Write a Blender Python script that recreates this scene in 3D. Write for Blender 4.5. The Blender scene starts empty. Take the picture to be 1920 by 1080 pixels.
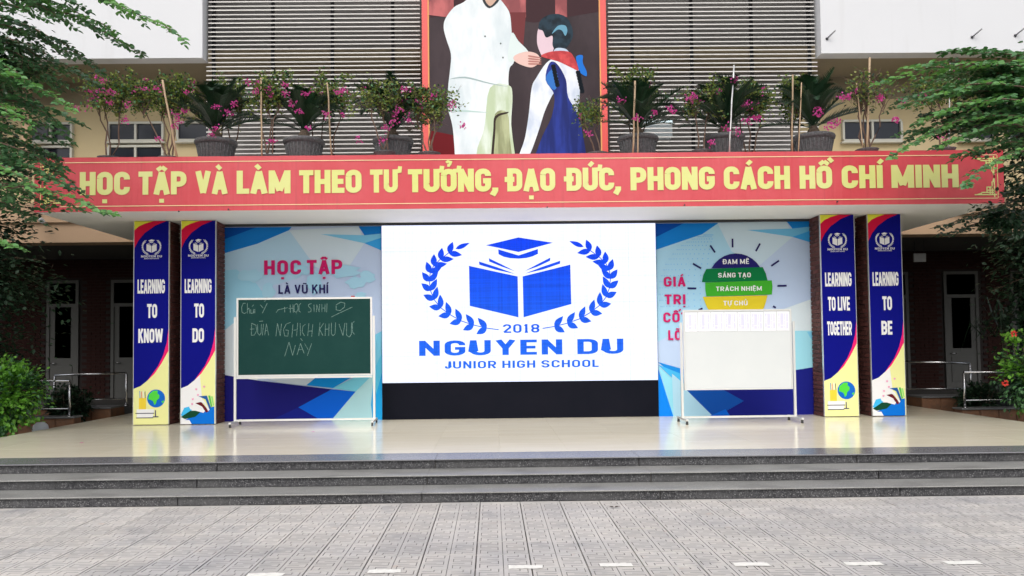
import bpy, math, random
from mathutils import Vector, Matrix
from mathutils.geometry import tessellate_polygon
from math import sin, cos, pi, radians, sqrt

scene = bpy.context.scene
COL = scene.collection
random.seed(7)

# ------------------------------------------------------------------ camera
F, YAW, PITCH, ROLL, SX, SY, EYE = 1529.2, .0109, .0360, .0111, 21.5, 53.6, 1.577
CAMX = -0.49
fwd = Vector((sin(YAW)*cos(PITCH), cos(YAW)*cos(PITCH), sin(PITCH)))
rgt0 = Vector((cos(YAW), -sin(YAW), 0)); up0 = rgt0.cross(fwd)
rgt = rgt0*cos(ROLL) - up0*sin(ROLL); upv = up0*cos(ROLL) + rgt0*sin(ROLL)
cd = bpy.data.cameras.new('camera'); cam = bpy.data.objects.new('camera', cd); COL.objects.link(cam)
cd.sensor_width = 36; cd.lens = 36*F/1920
cd.shift_x = SX/1920; cd.shift_y = SY/1920
cd.clip_start = .1; cd.clip_end = 500
M = Matrix((rgt, upv, -fwd)).transposed().to_4x4(); M.translation = Vector((CAMX, 0, EYE))
cam.matrix_world = M
scene.camera = cam

def at(px, py, Y):
    """a point seen in the photograph, at its distance Y"""
    d = fwd + rgt*((px-960+SX)/F) - upv*((py-540-SY)/F)
    t = Y/d.y
    return Vector((CAMX+d.x*t, Y, EYE+d.z*t))

# ------------------------------------------------------------------ light
world = bpy.data.worlds.new('World'); scene.world = world; world.use_nodes = True
wn = world.node_tree.nodes; wl = world.node_tree.links
sky = wn.new('ShaderNodeTexSky'); sky.sky_type = 'NISHITA'; sky.sun_disc = False
sky.sun_elevation = radians(48); sky.sun_rotation = radians(190)
sky.air_density = 1.0; sky.dust_density = 4.0; sky.ozone_density = 1.0
hs = wn.new('ShaderNodeHueSaturation'); hs.inputs['Saturation'].default_value = .45
wl.new(sky.outputs[0], hs.inputs['Color'])
wl.new(hs.outputs[0], wn['Background'].inputs[0]); wn['Background'].inputs[1].default_value = .15
sd = bpy.data.lights.new('sun', 'SUN'); sd.energy = .5; sd.angle = radians(30); sd.color = (1, .97, .92)
so = bpy.data.objects.new('sun', sd); COL.objects.link(so)
# sun rotation 190 deg (clockwise from +Y): behind the camera and slightly to its left
el, ro = radians(48), radians(190)
sdir = Vector((sin(ro)*cos(el), cos(ro)*cos(el), sin(el)))
so.rotation_euler = sdir.to_track_quat('Z', 'Y').to_euler()
scene.view_settings.view_transform = 'Standard'; scene.view_settings.look = 'None'
scene.view_settings.gamma = 1; scene.view_settings.exposure = .50
scene.view_settings.use_curve_mapping = False
scene.cycles.max_bounces = 7; scene.cycles.diffuse_bounces = 4; scene.cycles.glossy_bounces = 3
scene.cycles.transparent_max_bounces = 6; scene.cycles.use_denoising = True

# ------------------------------------------------------------------ helpers
def lin(c): return tuple(((v/255+.055)/1.055)**2.4 if v > 10 else v/255/12.92 for v in c)

def mat(name, col, rough=.6, metal=0, spec=.5, noise=None, bump=None, rnd=0, coat=0, emit=None, speck=None, vert=None, streak=None, patch=None):
    """noise=(scale, amount, second colour), bump=(scale, strength), rnd = brightness change per object"""
    m = bpy.data.materials.new(name); m.use_nodes = True
    n = m.node_tree.nodes; l = m.node_tree.links; b = n['Principled BSDF']
    b.inputs['Roughness'].default_value = rough; b.inputs['Metallic'].default_value = metal
    b.inputs['Specular IOR Level'].default_value = spec
    if coat: b.inputs['Coat Weight'].default_value = coat; b.inputs['Coat Roughness'].default_value = .04
    rgb = n.new('ShaderNodeRGB'); rgb.outputs[0].default_value = (*col, 1); out = rgb.outputs[0]
    geo = n.new('ShaderNodeNewGeometry')
    if noise:
        t = n.new('ShaderNodeTexNoise'); t.inputs['Scale'].default_value = noise[0]; t.inputs['Detail'].default_value = 6
        t.inputs['Roughness'].default_value = .65
        if vert:
            mp = n.new('ShaderNodeMapping'); mp.inputs['Scale'].default_value = vert
            l.new(geo.outputs['Position'], mp.inputs[0]); l.new(mp.outputs[0], t.inputs['Vector'])
        else: l.new(geo.outputs['Position'], t.inputs['Vector'])
        r = n.new('ShaderNodeMapRange'); r.inputs[1].default_value = .38; r.inputs[2].default_value = .68
        r.inputs[4].default_value = noise[1]; l.new(t.outputs[0], r.inputs[0])
        mx = n.new('ShaderNodeMixRGB'); mx.inputs[2].default_value = (*noise[2], 1)
        l.new(r.outputs[0], mx.inputs[0]); l.new(out, mx.inputs[1]); out = mx.outputs[0]
    if speck:   # (scale, threshold, colour)
        t = n.new('ShaderNodeTexNoise'); t.inputs['Scale'].default_value = speck[0]; t.inputs['Detail'].default_value = 2
        l.new(geo.outputs['Position'], t.inputs['Vector'])
        r = n.new('ShaderNodeMapRange'); r.inputs[1].default_value = speck[1]; r.inputs[2].default_value = speck[1]+.08
        l.new(t.outputs[0], r.inputs[0])
        mx = n.new('ShaderNodeMixRGB'); mx.inputs[2].default_value = (*speck[2], 1)
        l.new(r.outputs[0], mx.inputs[0]); l.new(out, mx.inputs[1]); out = mx.outputs[0]
    for st_, sc_ in ((streak, None), (patch, 1)):
        if not st_: continue       # (mapping scale, amount, colour, lower threshold)
        mp = n.new('ShaderNodeMapping'); mp.inputs['Scale'].default_value = st_[0]; l.new(geo.outputs['Position'], mp.inputs[0])
        t = n.new('ShaderNodeTexNoise'); t.inputs['Scale'].default_value = 1; t.inputs['Detail'].default_value = 4; l.new(mp.outputs[0], t.inputs['Vector'])
        r = n.new('ShaderNodeMapRange'); r.inputs[1].default_value = st_[3]; r.inputs[2].default_value = st_[3]+.16; r.inputs[4].default_value = st_[1]; l.new(t.outputs[0], r.inputs[0])
        mx = n.new('ShaderNodeMixRGB'); mx.inputs[2].default_value = (*st_[2], 1)
        l.new(r.outputs[0], mx.inputs[0]); l.new(out, mx.inputs[1]); out = mx.outputs[0]
    if rnd:
        oi = n.new('ShaderNodeObjectInfo'); r = n.new('ShaderNodeMapRange')
        r.inputs[3].default_value = 1-rnd; r.inputs[4].default_value = 1+rnd; l.new(oi.outputs['Random'], r.inputs[0])
        hv = n.new('ShaderNodeHueSaturation'); l.new(r.outputs[0], hv.inputs['Value']); l.new(out, hv.inputs['Color']); out = hv.outputs[0]
    l.new(out, b.inputs['Base Color'])
    if bump:
        t = n.new('ShaderNodeTexNoise'); t.inputs['Scale'].default_value = bump[0]; t.inputs['Detail'].default_value = 5
        l.new(geo.outputs['Position'], t.inputs['Vector'])
        bp = n.new('ShaderNodeBump'); bp.inputs['Strength'].default_value = bump[1]; bp.inputs['Distance'].default_value = .02
        if len(bump) > 2:
            mp = n.new('ShaderNodeMapping'); mp.inputs['Scale'].default_value = bump[2]
            l.new(geo.outputs['Position'], mp.inputs[0]); l.new(mp.outputs[0], t.inputs['Vector'])
        l.new(t.outputs[0], bp.inputs['Height']); l.new(bp.outputs[0], b.inputs['Normal'])
    if emit:
        b.inputs['Emission Strength'].default_value = emit; l.new(out, b.inputs['Emission Color'])
    return m

_pm = {}
INKK = 1.2
def ink(r, g, b, rough=.55):
    """printed colour"""
    k = (r, g, b, rough, INKK)
    if k not in _pm: _pm[k] = mat('ink_%d_%d_%d' % (r, g, b), tuple(min(v*INKK, .84) for v in lin((r, g, b))), rough, spec=.07)
    return _pm[k]

class MB:
    def __init__(s): s.v = []; s.f = []; s.mi = []; s.mats = []; s.smooth = []
    def m(s, mt):
        if mt not in s.mats: s.mats.append(mt)
        return s.mats.index(mt)
    def face(s, pts, mt, sm=False):
        i = len(s.v); s.v += [tuple(p) for p in pts]; s.f.append(tuple(range(i, i+len(pts)))); s.mi.append(s.m(mt)); s.smooth.append(sm)
    def box(s, x0, x1, y0, y1, z0, z1, mt, bev=0):
        i = len(s.v)
        if bev:
            b = bev
            # chamfer on the edges round the front (-Y) face
            s.v += [(x0,y1,z0),(x1,y1,z0),(x1,y1,z1),(x0,y1,z1),(x0,y0+b,z0),(x1,y0+b,z0),(x1,y0+b,z1),(x0,y0+b,z1),
                    (x0+b,y0,z0+b),(x1-b,y0,z0+b),(x1-b,y0,z1-b),(x0+b,y0,z1-b)]
            fs = [(0,3,2,1),(0,1,5,4),(1,2,6,5),(2,3,7,6),(3,0,4,7),(4,5,9,8),(5,6,10,9),(6,7,11,10),(7,4,8,11),(8,9,10,11)]
        else:
            s.v += [(x0,y0,z0),(x1,y0,z0),(x1,y1,z0),(x0,y1,z0),(x0,y0,z1),(x1,y0,z1),(x1,y1,z1),(x0,y1,z1)]
            fs = [(0,3,2,1),(4,5,6,7),(0,1,5,4),(1,2,6,5),(2,3,7,6),(3,0,4,7)]
        k = s.m(mt)
        for f in fs: s.f.append(tuple(i+q for q in f)); s.mi.append(k); s.smooth.append(False)
        return s
    def tube(s, pts, r, mt, n=8, r1=None, cap=True):
        pts = [Vector(p) for p in pts]; i0 = len(s.v); N = len(pts); k = s.m(mt)
        for j, p in enumerate(pts):
            d = (pts[min(j+1, N-1)]-pts[max(j-1, 0)]).normalized()
            a = d.cross(Vector((0, 0, 1)) if abs(d.z) < .9 else Vector((1, 0, 0))).normalized(); b = d.cross(a)
            rr = r if r1 is None else r+(r1-r)*j/(N-1)
            for q in range(n):
                w = 2*pi*q/n; s.v.append(tuple(p+a*cos(w)*rr+b*sin(w)*rr))
        for j in range(N-1):
            for q in range(n):
                a0 = i0+j*n+q; a1 = i0+j*n+(q+1) % n
                s.f.append((a0, a1, a1+n, a0+n)); s.mi.append(k); s.smooth.append(True)
        if cap:
            s.f.append(tuple(i0+q for q in range(n))[::-1]); s.mi.append(k); s.smooth.append(False)
            s.f.append(tuple(i0+(N-1)*n+q for q in range(n))); s.mi.append(k); s.smooth.append(False)
        return s
    def lathe(s, prof, cx, cy, mt, n=24):
        i0 = len(s.v); k = s.m(mt)
        for (r, z) in prof:
            for q in range(n): s.v.append((cx+r*cos(2*pi*q/n), cy+r*sin(2*pi*q/n), z))
        for j in range(len(prof)-1):
            for q in range(n):
                a0 = i0+j*n+q; a1 = i0+j*n+(q+1) % n
                s.f.append((a0, a1, a1+n, a0+n)); s.mi.append(k); s.smooth.append(True)
        return s
    def poly(s, pts, y, mt):
        """flat print: outline (x,z) facing -Y"""
        tr = tessellate_polygon([[Vector((p[0], p[1], 0)) for p in pts]])
        i = len(s.v); s.v += [(p[0], y, p[1]) for p in pts]; k = s.m(mt)
        for t in tr:
            a, b, c = [pts[q] for q in t]
            cr = (b[0]-a[0])*(c[1]-a[1])-(b[1]-a[1])*(c[0]-a[0])
            if abs(cr) < 1e-12: continue
            t = t if cr > 0 else t[::-1]
            s.f.append(tuple(i+q for q in t)); s.mi.append(k); s.smooth.append(False)
        return s
    def build(s, name, parent=None, **tags):
        me = bpy.data.meshes.new(name); me.from_pydata(s.v, [], s.f)
        for mt in s.mats: me.materials.append(mt)
        me.polygons.foreach_set('material_index', s.mi); me.polygons.foreach_set('use_smooth', s.smooth)
        me.update()
        o = bpy.data.objects.new(name, me); COL.objects.link(o); o.parent = parent
        for k, v in tags.items(): o[k] = v
        return o

def thing(name, label, cat, loc=(0, 0, 0), group=None):
    o = bpy.data.objects.new(name, None); COL.objects.link(o); o.location = loc; o.empty_display_size = .2
    o['label'] = label; o['category'] = cat
    if group: o['group'] = group
    return o
def inst(src, parent, loc=(0, 0, 0), rot=(0, 0, 0), scale=(1, 1, 1), name=None):
    o = bpy.data.objects.new(name or src.name.split('.')[0], src.data if hasattr(src, 'data') else src); COL.objects.link(o)
    o.parent = parent; o.location = loc; o.rotation_euler = rot; o.scale = scale
    return o

# ------------------------------------------------------------------ lettering: every glyph is a set of strokes
def rr(x0, y0, x1, y1, r):
    return x0, y0, x1, y1, r
def arcp(cx, cy, r, a0, a1, n=4): return [(cx+r*cos(radians(a0+(a1-a0)*i/n)), cy+r*sin(radians(a0+(a1-a0)*i/n))) for i in range(n+1)]
def glyph(c, w, t):
    """strokes of a capital in a box w x 1; t = stroke width"""
    a, b = t/2, w-t/2; lo, hi = t/2, 1-t/2; m = w/2; r = min(.2, (b-a)*.46)
    TL = arcp(a+r, hi-r, r, 180, 90); TR = arcp(b-r, hi-r, r, 90, 0); BR = arcp(b-r, lo+r, r, 0, -90); BL = arcp(a+r, lo+r, r, 270, 180)
    full = [(a, 0), (a, 1)]
    if c == 'A': return [[(a*.9, 0), (m, 1-t*.15)], [(w-a*.9, 0), (m, 1-t*.15)], [(w*.22, .3), (w*.78, .3)]]
    if c in 'BPRDĐ':
        if c in 'DĐ':
            s = [full, [(a, hi)] + TR + BR + [(a, lo)]]
            if c == 'Đ': s.append([(-t*.45, .52), (m*.95, .52)])
            return s
        q = min(.2, (b-a)*.46); mid = .5 if c == 'B' else .44
        s = [full, [(a, hi)] + arcp(b-q, hi-q, q, 90, 0) + arcp(b-q, mid+q, q, 0, -90) + [(a, mid)]]
        if c == 'B': s.append([(a, .5)] + arcp(b-q, .5-q, q, 90, 0) + arcp(b-q, lo+q, q, 0, -90) + [(a, lo)])
        if c == 'R': s.append([(m, mid), (w-a*.95, 0)])
        return s
    if c == 'C': return [[(b, .66)] + TR[::-1] + TL[::-1] + BL[::-1] + BR[::-1] + [(b, .34)]]
    if c == 'G': return [[(b, .68)] + TR[::-1] + TL[::-1] + BL[::-1] + BR[::-1] + [(b, .5)], [(m, .47), (w, .47)]]
    if c in 'OQ0': return [TL + TR + BR + BL + [TL[0]]]
    if c in 'UƯ': return [[(a, 1), (a, lo+r)] + BL[::-1] + BR[::-1] + [(b, 1)]]
    if c == 'J': return [[(b, 1), (b, lo+r)] + BR + BL + [(a, .32)]]
    if c == 'E': return [full, [(a, hi), (w, hi)], [(a, .5), (w*.92, .5)], [(a, lo), (w, lo)]]
    if c == 'L': return [full, [(a, lo), (w, lo)]]
    if c == 'T': return [[(m, 0), (m, 1)], [(0, hi), (w, hi)]]
    if c == 'I': return [[(m, 0), (m, 1)]]
    if c == 'H': return [full, [(b, 0), (b, 1)], [(a, .5), (b, .5)]]
    if c == 'K': return [full, [(a, .38), (b, 1)], [(w*.4, .6), (w-a*.9, 0)]]
    if c == 'M': return [full, [(b, 0), (b, 1)], [(a, .97), (m, .12)], [(b, .97), (m, .12)]]
    if c == 'N': return [full, [(b, 0), (b, 1)], [(a, .95), (b, .05)]]
    if c == 'V': return [[(a*.9, 1), (m, .05)], [(w-a*.9, 1), (m, .05)]]
    if c == 'W': return [[(a, 1), (w*.28, .04)], [(w*.28, .04), (m, .95)], [(m, .95), (w*.72, .04)], [(w*.72, .04), (b, 1)]]
    if c == 'Y': return [[(a*.9, 1), (m, .45)], [(w-a*.9, 1), (m, .45)], [(m, 0), (m, .5)]]
    if c == 'S': return [[(b, .7)] + TR[::-1] + TL[::-1] + arcp(a+r, .5+r, r, 180, 255, 3) + arcp(b-r, .5-r, r, 75, 0, 3) + BR + BL + [(a, .3)]]
    if c == '2': return [[(a, .7)] + TL + TR + [(b, .62), (a, lo)], [(a, lo), (w, lo)]]
    if c == '1': return [[(m, 0), (m, 1)], [(m, .92), (a, .78)], [(a, lo*.8), (b, lo*.8)]]
    if c == '8': 
        q = min(.2, (b-a)*.46)
        return [arcp(a+q, hi-q, q, 180, 90)+arcp(b-q, hi-q, q, 90, 0)+arcp(b-q, .5+q, q, 0, -90)+arcp(a+q, .5+q, q, 270, 180)+[(a, hi-q)],
                arcp(a+q, .5-q, q, 180, 90)+arcp(b-q, .5-q, q, 90, 0)+arcp(b-q, lo+q, q, 0, -90)+arcp(a+q, lo+q, q, 270, 180)+[(a, .5-q)]]
    if c == ',': return [[(m, .17), (m, 0)], [(m, .04), (m-t*.5, -.16)]]
    return []
GW = {'I': .0, 'M': .80, 'W': .95, 'E': .48, 'L': .46, 'T': .54, ',': .22, ' ': .30, 'J': .45, '1': .4, 'A': .62, 'V': .6, 'Y': .58}
DEC = {'Ọ': 'O.', 'Ậ': 'A^.', 'À': 'A`', 'Ư': 'U+', 'Ở': 'O+?', 'Ạ': 'A.', 'Ứ': "U+'", 'Ồ': 'O^`', 'Í': "I'", 'Á': "A'",
       'Ị': 'I.', 'Ố': "O^'", 'Õ': 'O~', 'Ũ': 'U~', 'Ê': 'E^', 'Ệ': 'E^.', 'Ự': 'U+.', 'Ủ': 'U?', 'Đ': 'Đ', 'Ơ': 'O+'}
def accent(k, w, t, stacked):
    m = w/2; a = t*.75; h0 = 1.07 + (.17 if stacked else 0); s = .15
    if stacked and k in "'`": m = w*.98; h0 = 1.16
    if k == '^': return [([(m-s*1.15, 1.05), (m, 1.19)], a), ([(m+s*1.15, 1.05), (m, 1.19)], a)]
    if k == "'": return [([(m-.04, h0), (m+.11, h0+.17)], a)]
    if k == '`': return [([(m+.04, h0), (m-.11, h0+.17)], a)]
    if k == '.': return [([(m, -.10-a*.5), (m, -.10-a*.5-a)], a*1.1)]
    if k == '~': return [([(m-.17, 1.09), (m-.09, 1.16), (m+.07, 1.10), (m+.16, 1.17)], a*.8)]
    if k == '+': return [([(w-t*.6, 1-t*.4), (w+t*.35, 1-t*.3), (w+t*.45, 1.13)], a)]
    if k == '?': return [([(m-.09, 1.27), (m-.02, 1.33), (m+.08, 1.29), (m+.05, 1.2), (m, 1.17), (m, 1.09)], a*.62)]
    return []
def band(mb, pts, hw, y, mt, fx):
    """polyline widened to a band in (x,z), mitred; fx maps glyph space to the surface"""
    n = len(pts); L = []; R = []
    for i, p in enumerate(pts):
        d0 = (pts[i][0]-pts[i-1][0], pts[i][1]-pts[i-1][1]) if i > 0 else None
        d1 = (pts[i+1][0]-pts[i][0], pts[i+1][1]-pts[i][1]) if i < n-1 else None
        d0 = d0 or d1; d1 = d1 or d0
        def nrm(d):
            q = sqrt(d[0]**2+d[1]**2) or 1; return (-d[1]/q, d[0]/q)
        a, b = nrm(d0), nrm(d1); mx, my = a[0]+b[0], a[1]+b[1]; q = mx*mx+my*my
        k = min(2/q, 1.6) if q > 1e-6 else 1; nx, ny = mx*k, my*k
        L.append(fx(p[0]+nx*hw, p[1]+ny*hw)); R.append(fx(p[0]-nx*hw, p[1]-ny*hw))
    i = len(mb.v); k = mb.m(mt)
    for a, b in zip(L, R): mb.v += [(a[0], y, a[1]), (b[0], y, b[1])]
    for j in range(n-1):
        q = i+2*j; mb.f.append((q, q+1, q+3, q+2)); mb.mi.append(k); mb.smooth.append(False)
def text(mb, s, x0, x1, z, h, t, y, mt, gap=.11, serif=False, slope=0, parent=None):
    """a line of capitals fitted between x0 and x1 on base line z, cap height h, print plane y"""
    items = []; cur = 0
    for ch in s:
        if ch == ' ': cur += GW[' ']; continue
        d = DEC.get(ch, ch); base = d[0]
        w = GW.get(base, .60)
        if base == 'I': w = t
        items.append((base, d[1:], cur, w)); cur += w+gap
    tot = cur-gap; kx = (x1-x0)/tot; k = 0
    for base, acc, cx, w in items:
        fx = lambda a, b: (x0+(cx+a)*kx, z+b*h+slope*(cx+a)*kx)
        tt = t
        if parent: mb = MB()
        for st in glyph(base, w, t):
            band(mb, st, tt/2, y-.00025*(k % 5), mt, fx); k += 1
        if base == 'O' or base == 'U' or base == 'A' or acc:
            stacked = '^' in acc
            for a in acc:
                for st, tk in accent(a, w, t, stacked and a != '.'):
                    band(mb, st, tk/2, y-.00025*(k % 5), mt, fx); k += 1
        if parent: mb.build('letter', parent)

# ------------------------------------------------------------------ materials
WHITE = mat('white_paint', (.66, .67, .69), .7, noise=(.8, .25, (.61, .62, .64)), bump=(60, .05), streak=((3.5, 1, .25), .22, (.50, .50, .49), .56))
SOFF = mat('soffit_paint', (.86, .85, .82), .75, noise=(.5, .2, (.70, .68, .64)))
OLIVE = mat('shaded_olive_render', (.27, .225, .15), .85, noise=(1.5, .3, (.30, .25, .17)), bump=(40, .1))  # olive tone carries the shade under the upper walls
BEIGE = mat('beige_render', (.50, .34, .215), .8, noise=(1.2, .3, (.43, .29, .185)), bump=(50, .1))
CREAMW = mat('cream_render', (.58, .47, .27), .8, noise=(1.2, .3, (.50, .40, .24)), bump=(50, .1))
GRANITE = mat('granite_riser_shaded', (.024, .024, .027), .5, spec=.25, noise=(38, .9, (.10, .10, .105)), speck=(85, .59, (.24, .24, .24)), streak=((1.2, 1, 1), .5, (.10, .10, .10), .45), rnd=.12)  # same granite as the treads, darkened for the dim reflections on risers
TREAD = mat('granite_tread_sheen', (.25, .25, .24), .36, noise=(45, .9, (.29, .29, .275)), speck=(90, .58, (.46, .46, .44)), streak=((1.5, 3, 1), .5, (.13, .13, .125), .5), rnd=.06, bump=(120, .05))  # same granite, sky sheen on the treads lightened into the colour
EDGE = mat('granite_edge', (.17, .17, .18), .2, noise=(70, .7, (.24, .24, .25)), speck=(190, .6, (.36, .36, .36)), rnd=.05, bump=(3, .03))
MARBLE = mat('cream_marble', (.88, .81, .63), .16, spec=.5, noise=(1.3, .5, (.78, .70, .53)), rnd=.03, bump=(2.5, .015, (1, 6, 1)), vert=(1, 5, 1))
MARBJ = mat('floor_grout', (.72, .68, .58), .5)
PAVE = mat('paving_concrete', (.56, .53, .495), .75, noise=(3.0, .7, (.45, .44, .43)), rnd=.07, streak=((.6, .6, 1), .6, (.38, .375, .385), .48), patch=((2.4, 2.4, 1), .6, (.29, .29, .30), .60), bump=(140, .25), speck=(7, .68, (.52, .45, .40)))
GROUT = mat('paving_joint_dirt', (.045, .042, .04), .95, noise=(1.7, .8, (.26, .25, .235)))
GROOVE = mat('groove_dirt', (.15, .145, .14), .95, noise=(1.3, .6, (.40, .385, .36)))
PAINT = mat('road_paint', (.82, .81, .76), .7, noise=(25, .5, (.62, .60, .56)))
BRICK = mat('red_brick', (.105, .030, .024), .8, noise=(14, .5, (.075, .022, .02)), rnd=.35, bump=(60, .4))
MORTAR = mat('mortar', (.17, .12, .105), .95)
BRICKD = mat('corridor_brick_shaded', (.030, .011, .009), .9, spec=.2, noise=(9, .6, (.03, .012, .010)), bump=(60, .3))  # brick colour darkened to hold the corridor's deep shade
STEEL = mat('stainless_steel', (.55, .55, .56), .22, 1)
ALU = mat('aluminium_frame', (.72, .72, .70), .35, .6)
LOUV = mat('louvre_metal', (.60, .585, .56), .5, .15, noise=(6, .35, (.50, .48, .46)), vert=(1, 1, 6))
DARK = mat('dark_steel', (.03, .03, .035), .5)
BLACK = mat('black_panel', (.006, .007, .012), .6, spec=.05, noise=(2, .5, (.010, .010, .016)))
DFRAME = mat('door_paint_shaded', (.09, .09, .085), .6, spec=.3)  # white doors coloured dark, corridor shade put into the paint
GLASSD = mat('dark_glass', (.010, .013, .022), .12, spec=.35)
CHALK = mat('chalkboard_green', (.008, .042, .038), .7, spec=.1, noise=(3, .5, (.014, .054, .049)), bump=(90, .05))
CHALKW = mat('chalk', (.19, .30, .27), .95, noise=(55, .95, (.020, .07, .062)))
WBOARD = mat('whiteboard', (.58, .61, .62), .25, noise=(3, .1, (.72, .73, .72)))
PAPER = mat('paper', (.80, .80, .86), .8)
RUBBER = mat('rubber', (.04, .04, .04), .7)
POT = mat('pot_grey', (.075, .078, .082), .8, noise=(30, .9, (.16, .16, .165)), bump=(80, .8))
SOIL = mat('soil', (.05, .035, .025), .95, bump=(30, .6))
BAMBOO = mat('bamboo', (.40, .29, .18), .6, noise=(9, .6, (.36, .26, .16)), rnd=.15)
BARK = mat('bark', (.09, .065, .045), .9, noise=(20, .7, (.16, .12, .09)), bump=(40, .8))
STONE = mat('orange_stone', (.28, .13, .065), .8, noise=(5, .8, (.15, .09, .06)), bump=(20, .5))
CURB = mat('kerb_top', (.14, .14, .14), .5, noise=(20, .5, (.2, .2, .2)))
EARTH = mat('earth', (.035, .035, .022), .95, noise=(3, .8, (.05, .06, .03)), bump=(15, .6))
def leafmat(name, c1, c2, trans=.25):
    m = mat(name, c1, .45, spec=.4, noise=(2.2, .9, c2)); n = m.node_tree.nodes; l = m.node_tree.links
    b = n['Principled BSDF']; o = n['Material Output']; tr = n.new('ShaderNodeBsdfTranslucent'); mx = n.new('ShaderNodeMixShader')
    tr.inputs[0].default_value = (c1[0]*1.3, c1[1]*1.5, c1[2]*.8, 1); mx.inputs[0].default_value = trans
    l.new(b.outputs[0], mx.inputs[1]); l.new(tr.outputs[0], mx.inputs[2]); l.new(mx.outputs[0], o.inputs[0]); return m
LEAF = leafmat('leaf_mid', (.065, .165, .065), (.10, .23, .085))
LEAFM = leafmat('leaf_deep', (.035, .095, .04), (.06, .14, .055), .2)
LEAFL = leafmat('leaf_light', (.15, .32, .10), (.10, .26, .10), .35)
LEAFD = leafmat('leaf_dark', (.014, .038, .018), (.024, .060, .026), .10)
CYC = leafmat('cycad_green', (.010, .036, .016), (.020, .058, .022), .06)
BUSH = leafmat('bush_green', (.13, .34, .04), (.22, .44, .07), .35)
BLEAF = leafmat('bougainvillea_leaf', (.15, .20, .045), (.30, .33, .09), .35)
BRACT = leafmat('magenta_bract', (.62, .06, .36), (.72, .13, .46), .35)
REDF = mat('red_petal', (.65, .04, .03), .6)
DRY = mat('woody_stem', (.13, .08, .06), .9, noise=(15, .6, (.2, .14, .1)))

# ================================================================== GROUND
H = .3186                        # stage height
g = MB(); g.box(-60, 60, -50, 60, -.6, -.012, GROUT)
ground = g.build('ground', kind='structure')
TW, X0, Y0 = .4, -.6246, 5.847
def tile_mesh():
    w = .2; gw = .0032; s = TW-.007
    # meander grooves: axis aligned strokes in a 0.4 m tile
    half = [[(.03, .03), (.03, .125), (.165, .125), (.165, .205), (.03, .205), (.03, .30), (.165, .30), (.165, .375)],
            [(.085, .03), (.085, .075), (.165, .075)], [(.03, .165), (.11, .165)], [(.085, .25), (.165, .25)], [(.03, .345), (.11, .345), (.11, .385)]]
    segs = []
    for pl in half:
        for a, b in zip(pl, pl[1:]):
            segs.append((a, b)); segs.append(((TW-a[0], TW-a[1]), (TW-b[0], TW-b[1])))
    segs.append(((w, 0), (w, TW)))
    rects = [(min(a[0], b[0])-gw, max(a[0], b[0])+gw, min(a[1], b[1])-gw, max(a[1], b[1])+gw) for a, b in segs]
    lo, hi = .0035, TW-.0035
    xs = sorted({round(min(max(v, .0055), TW-.0055), 4) for r in rects for v in r[:2]} | {.0055, TW-.0055})
    ys = sorted({round(min(max(v, lo), hi), 4) for r in rects for v in r[2:]} | {lo, hi})
    mb = MB(); Z = {}
    for i in range(len(xs)-1):
        for j in range(len(ys)-1):
            cx, cy = (xs[i]+xs[i+1])/2, (ys[j]+ys[j+1])/2
            Z[i, j] = -.004 if any(r[0] < cx < r[1] and r[2] < cy < r[3] for r in rects) else 0
    # merge runs along x to keep it light
    for j in range(len(ys)-1):
        i = 0
        while i < len(xs)-1:
            k = i
            while k+1 < len(xs)-1 and Z[k+1, j] == Z[i, j]: k += 1
            z = Z[i, j]; mb.face([(xs[i], ys[j], z), (xs[k+1], ys[j], z), (xs[k+1], ys[j+1], z), (xs[i], ys[j+1], z)], GROOVE if z else PAVE)
            if k+1 < len(xs)-1: x = xs[k+1]; mb.face([(x, ys[j], -.004), (x, ys[j+1], -.004), (x, ys[j+1], 0), (x, ys[j], 0)], GROOVE)
            i = k+1
    mb.face([(lo, lo, -.02), (hi, lo, -.02), (hi, lo, 0), (lo, lo, 0)], PAVE); mb.face([(hi, hi, -.02), (lo, hi, -.02), (lo, hi, 0), (hi, hi, 0)], PAVE)
    a_, b_ = xs[0], xs[-1]; mb.face([(a_, hi, -.02), (a_, lo, -.02), (a_, lo, 0), (a_, hi, 0)], PAVE); mb.face([(b_, lo, -.02), (b_, hi, -.02), (b_, hi, 0), (b_, lo, 0)], PAVE)
    return mb
tmb = tile_mesh(); first = None
cols = range(-15, 18); rows = range(-2, 6)
rest = MB(); rest.mats = list(tmb.mats)
for j in range(-12, 6):
    for i in range(-26, 28):
        x, y = X0+i*TW, Y0+j*TW
        fl = (i*7+j*13) % 2
        if i in cols and j in rows:
            dz = random.uniform(-.0015, .0015)
            if first is None:
                first = tmb.build('paving_tile', ground); first.location = (x, y, dz)
            else:
                o = inst(first, ground, (x+(TW if fl else 0), y+(TW if fl else 0), dz), (random.uniform(-.002, .002), random.uniform(-.002, .002), pi if fl else 0))
        else:
            k = len(rest.v); rest.v += [((TW-v[0] if fl else v[0])+x, (TW-v[1] if fl else v[1])+y, v[2]) for v in tmb.v]
            rest.f += [tuple(q+k for q in f) for f in tmb.f]; rest.mi += tmb.mi; rest.smooth += tmb.smooth
rest.build('paving', ground, kind='stuff')
s = MB()
for i in range(-26, 28):
    s.box(X0+i*TW+.003, X0+(i+1)*TW-.003, Y0+6*TW+.003, 8.31, -.02, random.uniform(-.001, .001), PAVE)
s.build('cut_paving_strip', ground)
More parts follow.
